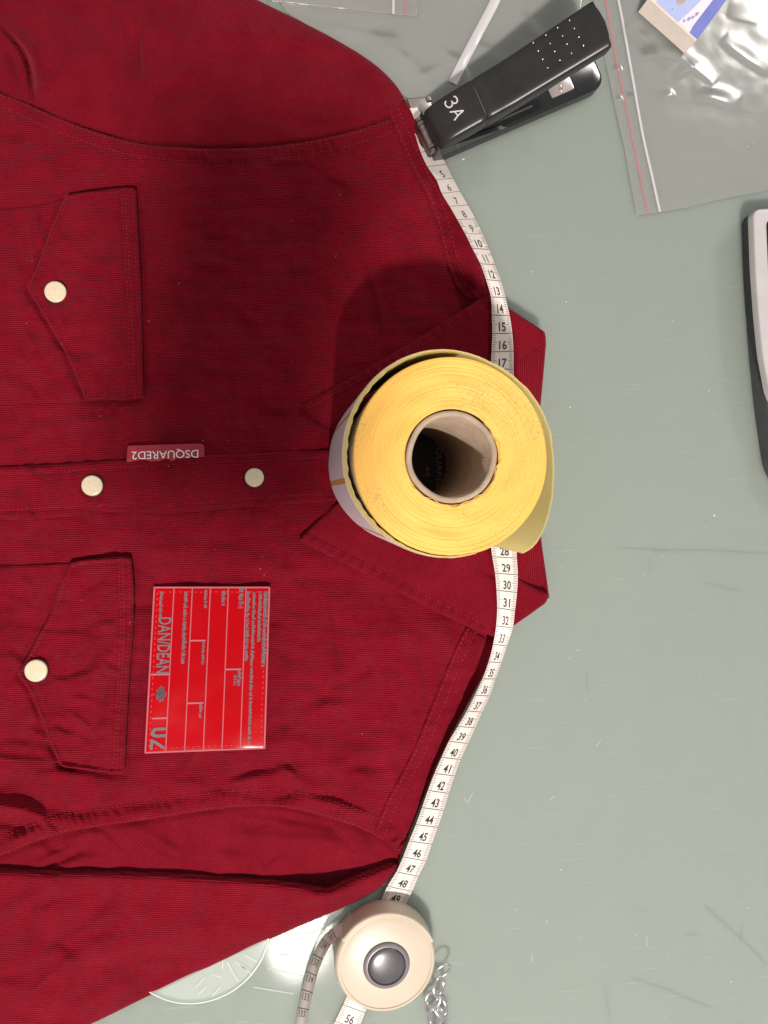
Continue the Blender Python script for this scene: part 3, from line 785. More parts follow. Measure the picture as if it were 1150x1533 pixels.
add(ptext('U', .045, .168, .845, .905, .34, .06)); mesh_obj('lettering', V, F, M['pgrey'], PT, False)
V = []; F = []
p2 = st(np.array([.045, .045, .07, .075, .168, .168, .045]) , np.array([.985, .912, .912, .918, .962, .985, .985]))
q = st(np.array([.045, .045, .068, .068]), np.array([.978, .915, .915, .978])); b = len(V)
V += list(PA(q[:, 0], q[:, 1], (Hpatch(q[:, 0], q[:, 1]) + .34) / 1000)); F.append((b, b + 1, b + 2, b + 3))
q = st(np.array([.062, .062, .165, .165]), np.array([.933, .912, .960, .981])); b = len(V)
V += list(PA(q[:, 0], q[:, 1], (Hpatch(q[:, 0], q[:, 1]) + .36) / 1000)); F.append((b, b + 1, b + 2, b + 3))
mesh_obj('lettering', V, F, M['pgrey'], PT, False)
leaf = [(0, 1), (.12, .72), (.3, .82), (.24, .45), (.45, .62), (.52, .5), (.82, .55), (.7, .3), (.95, .16), (.5, -.2), (.56, -.36), (.06, -.3), (.06, -.8), (-.06, -.8), (-.06, -.3), (-.56, -.36), (-.5, -.2), (-.95, .16), (-.7, .3), (-.82, .55), (-.52, .5), (-.45, .62), (-.24, .45), (-.3, .82), (-.12, .72)]
lf = []
for u_, v_ in leaf: lf.append((.098 + v_ * .058, .645 + u_ * .047))
lf = np.array(lf)
for sc_, nm, mt, lift in ((1.16, 'leaf_outline', M['pgrey'], .30), (1.0, 'maple_leaf', M['pdark'], .42)):
    c = np.array([.098, .645]); q = c + (lf - c) * sc_; p = st(q[:, 0], q[:, 1])
    bm = bmesh.new(); vs = [bm.verts.new(k) for k in PA(p[:, 0], p[:, 1], (Hpatch(p[:, 0], p[:, 1]) + lift) / 1000)]
    f = bm.faces.new(vs); f.normal_update()
    if f.normal.z < 0: f.normal_flip()
    bmesh.ops.triangulate(bm, faces=[f]); bm_obj(nm, bm, mt, PT, False)
# rows of print too fine to read: broken strokes
V = []; F = []
rows = [(.075, .03, .19, .030), (.285, .03, .465, .036), (.452, .02, .13, .026), (.452, .335, .47, .024), (.452, .712, .79, .026), (.605, .02, .115, .036), (.757, .01, .125, .05), (.766, .512, .60, .03), (.730, .54, .60, .028),
        (.816, .03, .455, .030), (.866, .03, .965, .028), (.918, .03, .335, .030), (.965, .03, .49, .038)]
for s0, t0, t1, wd in rows:
    t = t0
    while t < t1:
        gl = random.uniform(.0045, .009); h = wd * random.choice((.62, .75, 1.0, .75)); o_ = random.choice((0, 0, 0, -.12, .1)) * wd
        if random.random() < .13: t += .006
        q = st(np.array([s0 - wd / 2, s0 - wd / 2 + h, s0 - wd / 2 + h, s0 - wd / 2]) + o_, np.array([t, t, t + gl * .86, t + gl * .86])); b = len(V)
        V += list(PA(q[:, 0], q[:, 1], (Hpatch(q[:, 0], q[:, 1]) + .3) / 1000)); F.append((b + 3, b + 2, b + 1, b))
        t += gl
o = mesh_obj('fine_print', V, F, M['pgrey'], PT, False); o['kind'] = 'stuff'
stitches('stitching', [sl_(.04, .032, .96, .032, 60), sl_(.038, .03, .038, .97, 80), sl_(.035, .968, .96, .968, 60), sl_(.96, .97, .962, .5, 60)], Hpatch, M['thread_bright'], PT, 8.5, 6.0, 1.9, .35)

# ------------------------------------------------------------------ roll of labels
ZR0, ZR1 = .0245, .1145
RC = P(677, 684, ZR1); dep = (RC - CAM).dot(FW); pxm = dep / FPX      # metres per pixel at the top face
RO, RCO, RCI = 149 * pxm, 70 * pxm, 60.5 * pxm
ROLL = thing('label_roll', 'yellow roll of blank labels on a cardboard core standing on the shirt collar', 'label roll', (RC.x, RC.y, ZR0))
def paper_end():
    m = mat('yellow_paper_edges', (.80, .42, .06), .6); t = NT(m)
    tc = t.n('ShaderNodeNewGeometry').outputs['Position']
    sub = t.n('ShaderNodeVectorMath', operation='SUBTRACT'); t.l(tc, sub.inputs[0]); sub.inputs[1].default_value = (RC.x, RC.y, 0)
    sp = t.n('ShaderNodeSeparateXYZ'); t.l(sub.outputs[0], sp.inputs[0])
    r = t.math('SQRT', t.math('ADD', t.math('MULTIPLY', sp.outputs[0], sp.outputs[0]), t.math('MULTIPLY', sp.outputs[1], sp.outputs[1])))
    th = t.math('ARCTAN2', sp.outputs[1], sp.outputs[0])
    cv = t.n('ShaderNodeCombineXYZ'); t.l(t.math('MULTIPLY', r, 2200), cv.inputs[0]); t.l(t.math('MULTIPLY', th, 2.2), cv.inputs[1])
    rings = t.noise(cv.outputs[0], 1.0, 4, .7)
    cv2 = t.n('ShaderNodeCombineXYZ'); t.l(t.math('MULTIPLY', r, 300), cv2.inputs[0]); t.l(t.math('MULTIPLY', th, 1.3), cv2.inputs[1])
    broad = t.noise(cv2.outputs[0], 1.0, 3, .6)
    cv3 = t.n('ShaderNodeCombineXYZ'); t.l(t.math('MULTIPLY', r, 1500), cv3.inputs[0]); t.l(t.math('MULTIPLY', th, 9), cv3.inputs[1])
    dash = t.ramp(t.noise(cv3.outputs[0], 1.0, 3, .6), [(.62, (0, 0, 0)), (.72, (1, 1, 1))])
    patch = t.ramp(t.noise(tc, 45, 4, .6), [(.45, (0, 0, 0)), (.66, (1, 1, 1))])
    base = t.mixc(broad, (.83, .42, .055), (.86, .50, .10))
    base = t.mixc(t.math('MULTIPLY', rings, .5), base, (.89, .59, .15))
    base = t.mixc(t.math('MULTIPLY', t.math('MULTIPLY', dash, patch), .6), base, (.52, .26, .045))
    speck = t.ramp(t.noise(tc, 420, 2, .5), [(.73, (0, 0, 0)), (.77, (1, 1, 1))])
    base = t.mixc(t.math('MULTIPLY', speck, .6), base, (.25, .12, .03))
    smut = t.math('MULTIPLY', t.ramp(t.noise(tc, 900, 3, .6), [(.52, (0, 0, 0)), (.62, (1, 1, 1))]), t.ramp(t.noise(tc, 30, 2, .5), [(.47, (0, 0, 0)), (.60, (1, 1, 1))]))
    base = t.mixc(t.math('MULTIPLY', smut, .6), base, (.36, .25, .16))
    t.l(base, t.b.inputs['Base Color'])
    t.l(t.bump(t.math('ADD', rings, t.math('MULTIPLY', dash, .4)), .45, .0005), t.b.inputs['Normal'])
    t.b.inputs['Subsurface Weight'].default_value = .0
    return m
M['paper_end'] = paper_end()
M['label_white'] = mat('white_label_paper', (.72, .66, .72), .45)
M['liner'] = noisy('pale_yellow_liner', (.84, .70, .33), (.87, .74, .39), 60, .5)
t_ = NT(M['liner']); tl = t_.n('ShaderNodeBsdfTranslucent'); tl.inputs[0].default_value = (.97, .90, .58, 1)
mx = t_.n('ShaderNodeMixShader'); mx.inputs[0].default_value = .75; t_.l(t_.b.outputs[0], mx.inputs[1]); t_.l(tl.outputs[0], mx.inputs[2]); t_.l(mx.outputs[0], M['liner'].node_tree.nodes['Material Output'].inputs[0])
M['liner_gap'] = mat('amber_liner', (.60, .33, .10), .45)
M['card'] = noisy('grey_cardboard', (.36, .27, .19), (.44, .34, .25), 120, .85, 0, .0006, 500)
# wound body: many turns, each a little proud or shy of its neighbours, slightly out of round
rnd = random.Random(3); NS, NRG = 160, 70
prof = []
V = []; F = []
ph = [rnd.uniform(0, 6.28) for _ in range(8)]
for i in range(NRG + 1):
    k = i / NRG; r = RCO + .0004 + (RO - RCO - .0004) * k; dz = rnd.uniform(-.00016, .00016)
    for j in range(NS):
        a = 2 * math.pi * j / NS
        wv = .00035 * math.sin(3 * a + 5 * k + ph[0]) * math.sin(9 * k + ph[1]) + .00022 * math.sin(7 * a - 11 * k + ph[2])
        rr = r * (1 + .0035 * math.sin(2 * a + ph[3]) * k + .003 * math.sin(3 * a + ph[4]) * k)
        z = ZR1 + dz + wv - (.0012 if i == NRG else 0) - (.0004 if i == 0 else 0)
        V.append((RC.x + rr * math.cos(a), RC.y + rr * math.sin(a), z))
for j in range(NS):
    a = 2 * math.pi * j / NS; V.append((V[NRG * NS + j][0], V[NRG * NS + j][1], ZR0))
for i in range(NRG + 1):
    for j in range(NS): F.append((i * NS + j, (i + 1) * NS + j, (i + 1) * NS + (j + 1) % NS, i * NS + (j + 1) % NS))
WB = mesh_obj('wound_labels', V, F, M['paper_end'], ROLL)
WB.data.materials.append(M['label_white'])
for p in WB.data.polygons[NRG * NS:]: p.material_index = 1
# cardboard core
prf = [(RCO - .0001, -.0890), (RCO - .0001, -.0006), (RCO - .0006, .0002), (RCI + .0006, .0001), (RCI, -.0008), (RCI, -.0890)]
V, F = lathe(prf, 72, (RC.x, RC.y, ZR1))
V = [(v[0] + (.0002 * math.sin(5 * math.atan2(v[1] - RC.y, v[0] - RC.x))), v[1], v[2] + .0003 * math.sin(3 * math.atan2(v[1] - RC.y, v[0] - RC.x) + 1) if v[2] > ZR1 - .01 else v[2]) for v in V]
mesh_obj('core', V, F, M['card'], ROLL)
# a loosened inner scrap of liner round the core
pts = []
for k in range(60):
    a = math.radians(-150 + k * 3.5); r = RCO + .0007 + .0006 * math.sin(k * .45) + .0004 * math.sin(k * 1.1)
    pts.append((RC.x + r * math.cos(a), RC.y + r * math.sin(a)))
def wall_strip(name, pts, z0_, z1_, thick, mat_, parent, wav=0.0, seed=0, cap=None):
    pts = np.array(pts); tn = np.gradient(pts, axis=0); tn /= np.linalg.norm(tn, axis=1)[:, None]; nr = np.stack([tn[:, 1], -tn[:, 0]], 1)
    V = []; F = []; rn = random.Random(seed); n = len(pts)
    for i in range(n):
        zt = z1_ + wav * (noise.noise(Vector((i * .23, seed, 0))) + .6 * noise.noise(Vector((i * .71, seed, 3))))
        th_ = thick[i] if hasattr(thick, '__len__') else thick
        q0 = pts[i] + nr[i] * (.00025 if hasattr(thick, '__len__') else th_ / 2); q1 = pts[i] - nr[i] * (th_ - .00025 if hasattr(thick, '__len__') else th_ / 2)
        V += [(q0[0], q0[1], z0_), (q0[0], q0[1], zt), (q1[0], q1[1], zt), (q1[0], q1[1], z0_)]
    for i in range(n - 1):
        for c in range(4): F.append((4 * i + c, 4 * i + (c + 1) % 4, 4 * i + 4 + (c + 1) % 4, 4 * i + 4 + c))
    F += [(0, 3, 2, 1), (4 * n - 4, 4 * n - 3, 4 * n - 2, 4 * n - 1)]
    o = mesh_obj(name, V, F, mat_, parent); sharp(o, 40); return o
wall_strip('liner_scrap', pts, ZR1 - .02, ZR1 + .0006, .00025, M['liner'], ROLL, .0006, 5)
# the loose outer turn: top edge as it runs in the photograph, tail end first
tp = [(783, 828), (801, 815), (818, 783), (827.5, 738)]
for a_, r_ in ((0, 151.5), (18, 151.3), (35, 151.3), (52, 151.5), (68, 153), (82, 157), (95, 161), (108, 163.5), (122, 165), (136, 165), (150, 164.5), (164, 163.5), (180, 162.5), (195, 162), (210, 159), (225, 156), (240, 153.5), (255, 151.5), (270, 150.2), (284, 148.6)):
    tp.append((677 + r_ * math.cos(math.radians(a_)), 684 - r_ * math.sin(math.radians(a_))))
tps = [P(x, y, ZR1 + .0008) for x, y in spline(tp, 10)]
def resample(pts, step):
    pts = np.array([(p[0], p[1]) for p in pts]); L = np.concatenate([[0], np.cumsum(np.linalg.norm(np.diff(pts, axis=0), axis=1))])
    s = np.arange(0, L[-1], step); return np.stack([np.interp(s, L, pts[:, 0]), np.interp(s, L, pts[:, 1])], 1), L[-1]
pth, PL = resample(tps, .0012)
kk = np.linspace(0, 1, len(pth))
thk = .0005 + .0012 * sstep(.42, .60, kk) * (1 - sstep(.80, .95, kk)) * (1 + .25 * np.sin(kk * 260) * np.sin(kk * 67))
OT = wall_strip('outer_turn', pth, ZR0, ZR1 + .0006, list(thk), M['liner'], ROLL, .0007, 9)
# labels stuck to the outside of the loose turn, a narrow gap between each
tn = np.gradient(pth, axis=0); tn /= np.linalg.norm(tn, axis=1)[:, None]; outw = np.stack([tn[:, 1], -tn[:, 0]], 1)
cen = np.array([RC.x, RC.y])
if np.mean(np.sum(outw * (pth - cen), axis=1)) < 0: outw = -outw
def s_at(px_, py_):
    q = P(px_, py_, ZR1); return int(np.argmin(np.hypot(pth[:, 0] - q.x, pth[:, 1] - q.y)))
g1 = s_at(518, 719); g2 = s_at(572, 806); pit = max(8, g2 - g1)
k = g1 % pit
while k < .33 * len(pth): k += pit
while k < len(pth) - 4:
    i0, i1 = k + 1, min(k + pit - 1, len(pth) - 2)
    if i1 - i0 > 3:
        wall_strip('label', pth[i0:i1 + 1] + outw[i0:i1 + 1] * .00042, ZR0 + .0012, ZR1 - .0009, .00012, M['label_white'], OT)
    q0 = max(k - 1, 0); 
    wall_strip('label_gap', pth[q0:k + 3] + outw[q0:k + 3] * .00036, ZR0 + .0012, ZR1 - .0009, .00010, M['liner_gap'], OT)
    k += pit

# ------------------------------------------------------------------ tape measure
TM = thing('tape_measure', 'cream round tape measure with grey centre button, chain and long white centimetre tape', 'tape measure', (0, 0, 0))
L_ = {3: (630, 228), 4: (640, 249.5), 5: (653.6, 269.4), 6: (661.6, 289.5), 7: (673.5, 309), 8: (684.9, 328.8), 9: (696.6, 349.9), 10: (707.5, 372), 11: (719.2, 394.9), 12: (727.8, 418.6), 13: (735, 444.6), 14: (736.5, 471.6), 15: (737.2, 499.4), 16: (736.1, 526.7), 17: (734.5, 553),
      28: (737.2, 833.5), 29: (741.3, 858.1), 30: (743.5, 883.6), 31: (744.5, 910), 32: (742.9, 937), 33: (738.4, 964.6), 34: (731.6, 991), 35: (722.5, 1016.4), 36: (711.2, 1040.8), 37: (699.2, 1064.5), 38: (685.8, 1087.5), 39: (672.5, 1109.5), 40: (661.3, 1133.8), 41: (650.8, 1157.9), 42: (641, 1183.4), 43: (632, 1209.2), 44: (622.9, 1234.5), 45: (612.8, 1259.2), 46: (603.7, 1283), 47: (593.6, 1305.1), 48: (580.4, 1326.9), 49: (570, 1350), 55: (513.9, 1504.4), 56: (502, 1529), 57: (489, 1554), 58: (476, 1580)}
R_ = {3: (657, 224), 4: (668, 246), 5: (678.5, 266.5), 6: (688.7, 286.3), 7: (700.5, 306.7), 8: (712, 327.5), 9: (722.6, 350.3), 10: (732.3, 373.4), 11: (741.1, 396), 12: (750.1, 420.6), 13: (756.6, 445.2), 14: (763, 472.3), 15: (767, 499), 16: (768.7, 525.9), 17: (769, 552.4),
      28: (773.8, 835.5), 29: (775.2, 860.6), 30: (774, 887), 31: (771, 914), 32: (767.7, 940), 33: (758.7, 966.8), 34: (750.8, 991.7), 35: (741.7, 1016.4), 36: (733, 1042), 37: (721.8, 1066), 38: (711.3, 1089.6), 39: (700.4, 1113.2), 40: (689.6, 1137), 41: (680.5, 1161.5), 42: (671.9, 1187.8), 43: (664, 1213.3), 44: (655.3, 1238.6), 45: (646.2, 1263.8), 46: (637.7, 1288.9), 47: (626.3, 1312), 48: (616.8, 1334.4), 49: (605, 1358), 55: (546.5, 1516), 56: (536, 1541), 57: (524, 1567), 58: (511, 1593)}
for d_, sx in ((L_, 0), (R_, 28)):
    d_[0] = (612 + sx, 162 - sx * .1); d_[1] = (617 + sx, 184 - sx * .1); d_[2] = (623 + sx, 206 - sx * .13)
ks = sorted(L_)
ZL = {0: 5, 3: 8, 5: 11, 7: 15, 9: 19, 11: 22, 13: 23.4, 15: 23.6, 17: 23.6, 23: 23.6, 28: 23.6, 31: 23.6, 33: 22, 35: 20, 37: 18, 39: 16, 41: 14, 43: 12, 45: 10, 47: 8, 48: 5, 49: 2.5, 52: .9, 58: .9}
ZR_ = {0: 1.2, 3: 1.5, 5: 3, 7: 7, 9: 13, 11: 18, 13: 23.4, 15: 23.8, 17: 23.8, 23: 23.6, 28: 23.6, 31: 23.8, 32: 23.8, 33: 22, 34: 18, 35: 15, 37: 10, 39: 9, 41: 8, 43: 7, 45: 6, 47: 4.5, 48: 3.5, 49: 2.0, 52: .9, 58: .9}
def interp(dic, s):
    k = sorted(dic); v = np.array([dic[i] for i in k], float); s = np.asarray(s, float)
    if v.ndim == 1: return np.interp(s, k, v)
    return np.stack([np.interp(s, k, v[:, i]) for i in range(v.shape[1])], -1)
def cubic(dic, s):
    k = np.array(sorted(dic), float); v = np.array([dic[i] for i in sorted(dic)], float)
    m = np.gradient(v, k, axis=0); s = np.asarray(s, float); i = np.clip(np.searchsorted(k, s, 'right') - 1, 0, len(k) - 2)
    h = k[i + 1] - k[i]; t = (s - k[i]) / h
    sh = (lambda a: a[..., None]) if v.ndim == 2 else (lambda a: a)
    return sh((1 + 2 * t) * (1 - t) ** 2) * v[i] + sh(t * (1 - t) ** 2 * h) * m[i] + sh(t * t * (3 - 2 * t)) * v[i + 1] + sh(t * t * (t - 1) * h) * m[i + 1]
def tape_pt(s, u, lift=0.0):
    """point on the tape, s cm along, u 0..1 across"""
    a = cubic(L_, s); b = cubic(R_, s); za = cubic(ZL, s); zb = cubic(ZR_, s); u = np.asarray(u, float)
    p = a + u[..., None] * (b - a); z = za + u * (zb - za)
    return PA(p[..., 0], p[..., 1], (z + lift) / 1000)
M['tape'] = noisy('white_tape', (.74, .67, .62), (.80, .73, .68), 90, .42)
M['ink'] = mat('black_ink', (.028, .026, .028), .5)
M['ink_soft'] = mat('grey_ink', (.16, .15, .15), .5)
ss = np.arange(0, 58.01, .2); nu = 5
V = []; F = []
for lift in (0, -.35):
    for s in ss: V += list(tape_pt(np.full(nu, s), np.linspace(0, 1, nu), lift))
n = len(ss)
for i in range(n - 1):
    for j in range(nu - 1):
        a = i * nu + j; F.append((a, a + nu, a + nu + 1, a + 1)); a += n * nu; F.append((a, a + 1, a + nu + 1, a + nu))
    for j in (0, nu - 1): a = i * nu + j; b = a + n * nu; F.append((a, b, b + nu, a + nu))
TAPE = mesh_obj('tape', V, F, M['tape'], TM); sharp(TAPE, 40)
V = []; F = []
def bar(s0, s1, u0, u1, lift=.06):
    b = len(V); V.extend(tape_pt(np.array([s0, s1, s1, s0]), np.array([u0, u0, u1, u1]), lift)); F.append((b, b + 1, b + 2, b + 3))
for c in range(2, 58):
    w_ = .045 if c >= 10 else .03
    for q in range(4): bar(c - w_ * .6, c + w_ * .6, q / 4 + .0, (q + 1) / 4)
    if c < 8: continue
    for m_ in range(1, 10):
        ln = .24 if m_ == 5 else .165
        if c < 11 and random.random() < .35: continue
        s = c + m_ * .1
        bar(s - .017, s + .017, 0.02, ln); bar(s - .017, s + .017, .98 - ln, .98)
mesh_obj('tick_marks', V, F, M['ink_soft'], TAPE, False)
for c in list(range(5, 19)) + list(range(27, 51)) + [56]:
    v, fc = text_mesh(str(c), .022 if c >= 10 else .006); w_ = .36 if c >= 10 else .18
    if c == 11: w_ = .28
    s_ = (c - .11) - v[:, 1] * .50; u_ = .5 - w_ / 2 + .02 + v[:, 0] * w_
    mesh_obj('numeral', list(tape_pt(s_, u_, .07)), [f[::-1] for f in fc], M['ink'], TAPE, False)
# metal tip at the start of the tape
M['steel'] = noisy('brushed_steel', (.52, .48, .44), (.60, .56, .51), 250, .35, .85)
q = [P(x, y, .0016) for x, y in ((609, 150), (644, 147), (647, 166), (617, 172))]
bm = prism(q, .0016, .0005); o = bm_obj('metal_tip', bm, M['steel'], TM); sharp(o, 30)
q = [P(x, y, .0030) for x, y in ((638, 146), (643, 145), (646, 152), (641, 153))]
bm = prism(q, .0012, .0003); bm_obj('tip_rivet', bm, M['steel'], o)

# case
CC = P(578, 1441, .0165); cs = (CC - CAM).dot(FW) / FPX; R0 = 76.5 * cs
M['cream'] = noisy('cream_plastic', (.57, .49, .39), (.60, .525, .425), 40, .34, 0, 0, None, **{'Specular IOR Level': .3})
H = .0172
prf = [(R0 * .90, .0012), (R0 * .965, .0016), (R0 * .995, .0032), (R0, .006), (R0, H - .0045), (R0 * .99, H - .0022), (R0 * .965, H - .0008), (R0 * .935, H), (R0 * .905, H + .0001), (R0 * .893, H - .0005), (R0 * .88, H - .0003),
       (R0 * .80, H + .0003), (R0 * .65, H + .0011), (R0 * .5, H + .0016), (R0 * .46, H + .0016), (R0 * .452, H + .0004), (0, H + .0004)]
V, F = lathe(prf, 96, (CC.x, CC.y, 0)); CASE = mesh_obj('case', V, F, M['cream'], TM); sharp(CASE, 60)
V, F = lathe([(R0 * .90, .0012), (0, .0012)], 64, (CC.x, CC.y, 0)); mesh_obj('case_base', V, [f[::-1] for f in F], M['cream'], TM)
# raised lip of the cover, open where the tape leaves the case
V = []; F = []; m_ = 70
for i in range(m_):
    a = math.radians(20 + (150 - 20) * i / (m_ - 1)); hh = .0012 * min(1, i / 16.0, (m_ - 1 - i) / 3.0)
    for r, z in ((.945, 0), (.955, 1), (.982, .9), (1.004, -.6), (1.004, -3.5)):
        V.append((CC.x + R0 * r * math.cos(a), CC.y + R0 * r * math.sin(a), H - .0006 + hh * z if z > -1 else H - .004))
for i in range(m_ - 1):
    for j in range(4): F.append((5 * i + j, 5 * i + j + 1, 5 * i + 5 + j + 1, 5 * i + 5 + j))
mesh_obj('cover_lip', V, F, M['cream'], TM)
M['btn_ring'] = mat('grey_plastic_ring', (.20, .18, .20), .35); M['btn'] = noisy('dark_grey_button', (.075, .072, .08), (.095, .09, .10), 80, .26)
rb = 33.5 * cs
V, F = lathe([(rb * 1.03, H + .0005), (rb * 1.03, H + .0022), (rb * .97, H + .0030), (rb * .86, H + .0031), (rb * .83, H + .0022), (rb * .82, H + .0005)], 64, (CC.x, CC.y, 0)); RG = mesh_obj('button_ring', V, F, M['btn_ring'], TM); sharp(RG, 50)
V, F = lathe([(rb * .815, H + .0005), (rb * .815, H + .0022)] + [(rb * .80 * math.cos(t), H + .0024 + .0014 * math.sin(t)) for t in np.linspace(.1, math.pi / 2, 10)], 64, (CC.x, CC.y, 0)); mesh_obj('button', V, F, M['btn'], TM)
# mouth of the case and the tape that leaves it
a = math.radians(138); mouth = CC + Vector((math.cos(a), math.sin(a), 0)) * R0 * .97
ux = Vector((math.cos(a), math.sin(a), 0)); uy = Vector((-math.sin(a), math.cos(a), 0))
q = [mouth - ux * .005 - uy * .004, mouth + ux * .0008 - uy * .0035, mouth + ux * .0006 + uy * .003, mouth - ux * .005 + uy * .0035]
q = [Vector((k.x, k.y, .0018)) for k in q]; bm = prism(q, .0125, .0006); o = bm_obj('tape_mouth', bm, M['cream'], TM); sharp(o, 30)
lo = [(514, 1380), (494, 1392), (478, 1410), (464, 1440), (455, 1470), (448, 1502), (443, 1533), (441, 1570), (446, 1600)]
ro = [(518, 1398), (503, 1407), (492, 1420), (479, 1448), (471, 1476), (464, 1506), (459, 1533), (457, 1570), (462, 1600)]
lo = spline(lo, 5); ro = spline(ro, 5); n = len(lo); V = []; F = []
def rp(i, u, lift=0):
    i0 = int(np.clip(math.floor(i), 0, n - 2)); t = i - i0
    a = lo[i0] * (1 - t) + lo[i0 + 1] * t; b = ro[i0] * (1 - t) + ro[i0 + 1] * t; p = a + (b - a) * u
    return P(p[0], p[1], (2.6 + 10.8 * u + lift) / 1000)
nb_ = 41
idx = np.linspace(0, n - 1, nb_)
for lift in (0, -.35):
    for i in idx:
        for u in (0, .5, 1): V.append(rp(i, u, lift))
for i in range(nb_ - 1):
    for j in range(2):
        a = 3 * i + j; F.append((a, a + 3, a + 4, a + 1)); a += 3 * nb_; F.append((a, a + 1, a + 4, a + 3))
    for j in (0, 2): a = 3 * i + j; F.append((a, a + 3 * nb_, a + 3 * nb_ + 3, a + 3))
TB = mesh_obj('tape_loop', V, F, M['tape'], TM)
V = []; F = []
for k, c in enumerate(np.linspace(4.5, n - 2, 9)):
    for j in range(2):
        b = len(V)
        for di, u in ((-.10, j / 2), (.10, j / 2), (.10, (j + 1) / 2), (-.10, (j + 1) / 2)): V.append(rp(c + di, u, .1))
        F.append((b, b + 1, b + 2, b + 3))
    v, fc = text_mesh(str(137 - k)); b = len(V)
    for x_, y_ in v: V.append(rp(c + .5 + y_ * 1.7, .15 + x_ * .6, .11))
    F += [tuple(i + b for i in f) for f in fc]
mesh_obj('printing', V, F, M['ink'], TB, False)
# chain
M['chrome'] = mat('polished_chrome', (.92, .90, .91), .22, 1.0)
def ring_mesh(c, ra, rb_, wire, rot, flat=1.0, n=36, m=10):
    V = []; F = []
    for i in range(n):
        a = 2 * math.pi * i / n
        for j in range(m):
            b = 2 * math.pi * j / m
            p = Vector(((ra + wire * math.cos(b)) * math.cos(a), (rb_ + wire * math.cos(b)) * math.sin(a), wire * flat * math.sin(b)))
            V.append(c + rot @ p)
    for i in range(n):
        for j in range(m): F.append((i * m + j, ((i + 1) % n) * m + j, ((i + 1) % n) * m + (j + 1) % m, i * m + (j + 1) % m))
    return V, F
def rotm(x, y, z): return Matrix.Rotation(math.radians(z), 3, 'Z') @ Matrix.Rotation(math.radians(y), 3, 'Y') @ Matrix.Rotation(math.radians(x), 3, 'X')
for (x, y, z, ra, rb_, wire, rx, ry, rz, fl) in (
        (663, 1453, 9, 5.2, 4.0, .65, 22, -12, 50, 1.0), (657, 1477, 7.5, 4.6, 3.6, 1.15, 26, 16, 72, .8), (648, 1496, 5.5, 4.6, 3.6, 1.15, -28, -14, 40, .8),
        (660, 1508, 4.4, 4.6, 3.6, 1.15, 30, 16, 110, .8), (652, 1522, 6.0, 4.6, 3.6, 1.15, -24, 18, 60, .8), (660, 1536, 4, 4.6, 3.6, 1.15, 20, -20, 88, .8)):
    V, F = ring_mesh(P(x, y, z / 1000), ra / 1000, rb_ / 1000, wire / 1000, rotm(rx, ry, rz), fl)
    mesh_obj('chain_link', V, F, M['chrome'], TM)

# ------------------------------------------------------------------ stapler
A0 = P(634, 215, .005); A1 = P(892, 104, .005)
ax = Vector((A1.x - A0.x, A1.y - A0.y, 0)); LS = ax.length; ax.normalize(); ay = Vector((-ax.y, ax.x, 0))
ST = thing('stapler', 'black stapler with silver studs marked 3A holding the start of the tape', 'stapler', tuple(A0))
def S(s, w_, z): return Vector((A0.x, A0.y, 0)) + ax * s + ay * w_ + Vector((0, 0, z))
M['black'] = noisy('black_plastic', (.017, .017, .018), (.024, .023, .024), 120, .33, 0, .00004, 1800)
M['black_gloss'] = mat('glossy_black_plastic', (.016, .017, .018), .16)
M['magazine'] = mat('dark_steel', (.10, .10, .10), .38, .8)
# base with a rounded toe
hw = .0112
out = [(0.001, -hw * .9), (0.001, hw * .9)] + [(LS - .010, hw)]
base = round_poly([(0, -hw), (LS, -hw), (LS, hw), (0, hw)], .0085, 6)
bm = prism([S(s, w_, .0006) for s, w_ in base], .0085, .0016, 3); BASE = bm_obj('base', bm, M['black_gloss'], ST); sharp(BASE, 40)
# raised rail of the base along both sides and the hinge cheeks
for sg in (-1, 1):
    q = [S(.001, sg * (hw - .0002), .002), S(.001, sg * (hw - .0024), .002), S(.046, sg * (hw - .0022), .002), S(.046, sg * (hw - .0002), .002)]
    bm = prism(q, .0105, .0007); 
    bm.verts.ensure_lookup_table()
    for v in bm.verts:
        s = (v.co - Vector((A0.x, A0.y, 0))).dot(ax)
        if v.co.z > .006: v.co.z = .0045 + (.0165 - .0045) * max(0, 1 - s / .048) + .0035
    o = bm_obj('hinge_cheek', bm, M['black_gloss'], ST); sharp(o, 30)
ZT = [(.0005, .0145), (.003, .0215), (.007, .0255), (.014, .0290), (.026, .0338), (.040, .0388), (.056, .0470), (.072, .0555), (.085, .0625), (.0885, .0635)]
zt_s = [k[0] for k in ZT]; zt_z = [k[1] for k in ZT]
def ztop(s): return float(np.interp(s, zt_s, zt_z))
def loft(stations, m=40, ex=5.0):
    V = []; F = []
    for s, half, zt, zb in stations:
        c = (zt + zb) / 2; hh = (zt - zb) / 2
        for j in range(m):
            a = 2 * math.pi * j / m; ca, sa = math.cos(a), math.sin(a)
            x = math.copysign(abs(ca) ** (2 / ex), ca); y = math.copysign(abs(sa) ** (2 / ex), sa)
            bow = 0.0
            V.append(S(s + (.0028 * (1 - x * x) - .0028) * (1 if s > .087 else 0), half * x, c + hh * y))
    n = len(stations)
    for i in range(n - 1):
        for j in range(m): F.append((i * m + j, i * m + (j + 1) % m, (i + 1) * m + (j + 1) % m, (i + 1) * m + j))
    F.append(tuple(range(m))[::-1]); F.append(tuple((n - 1) * m + j for j in range(m)))
    return V, F
stn = []
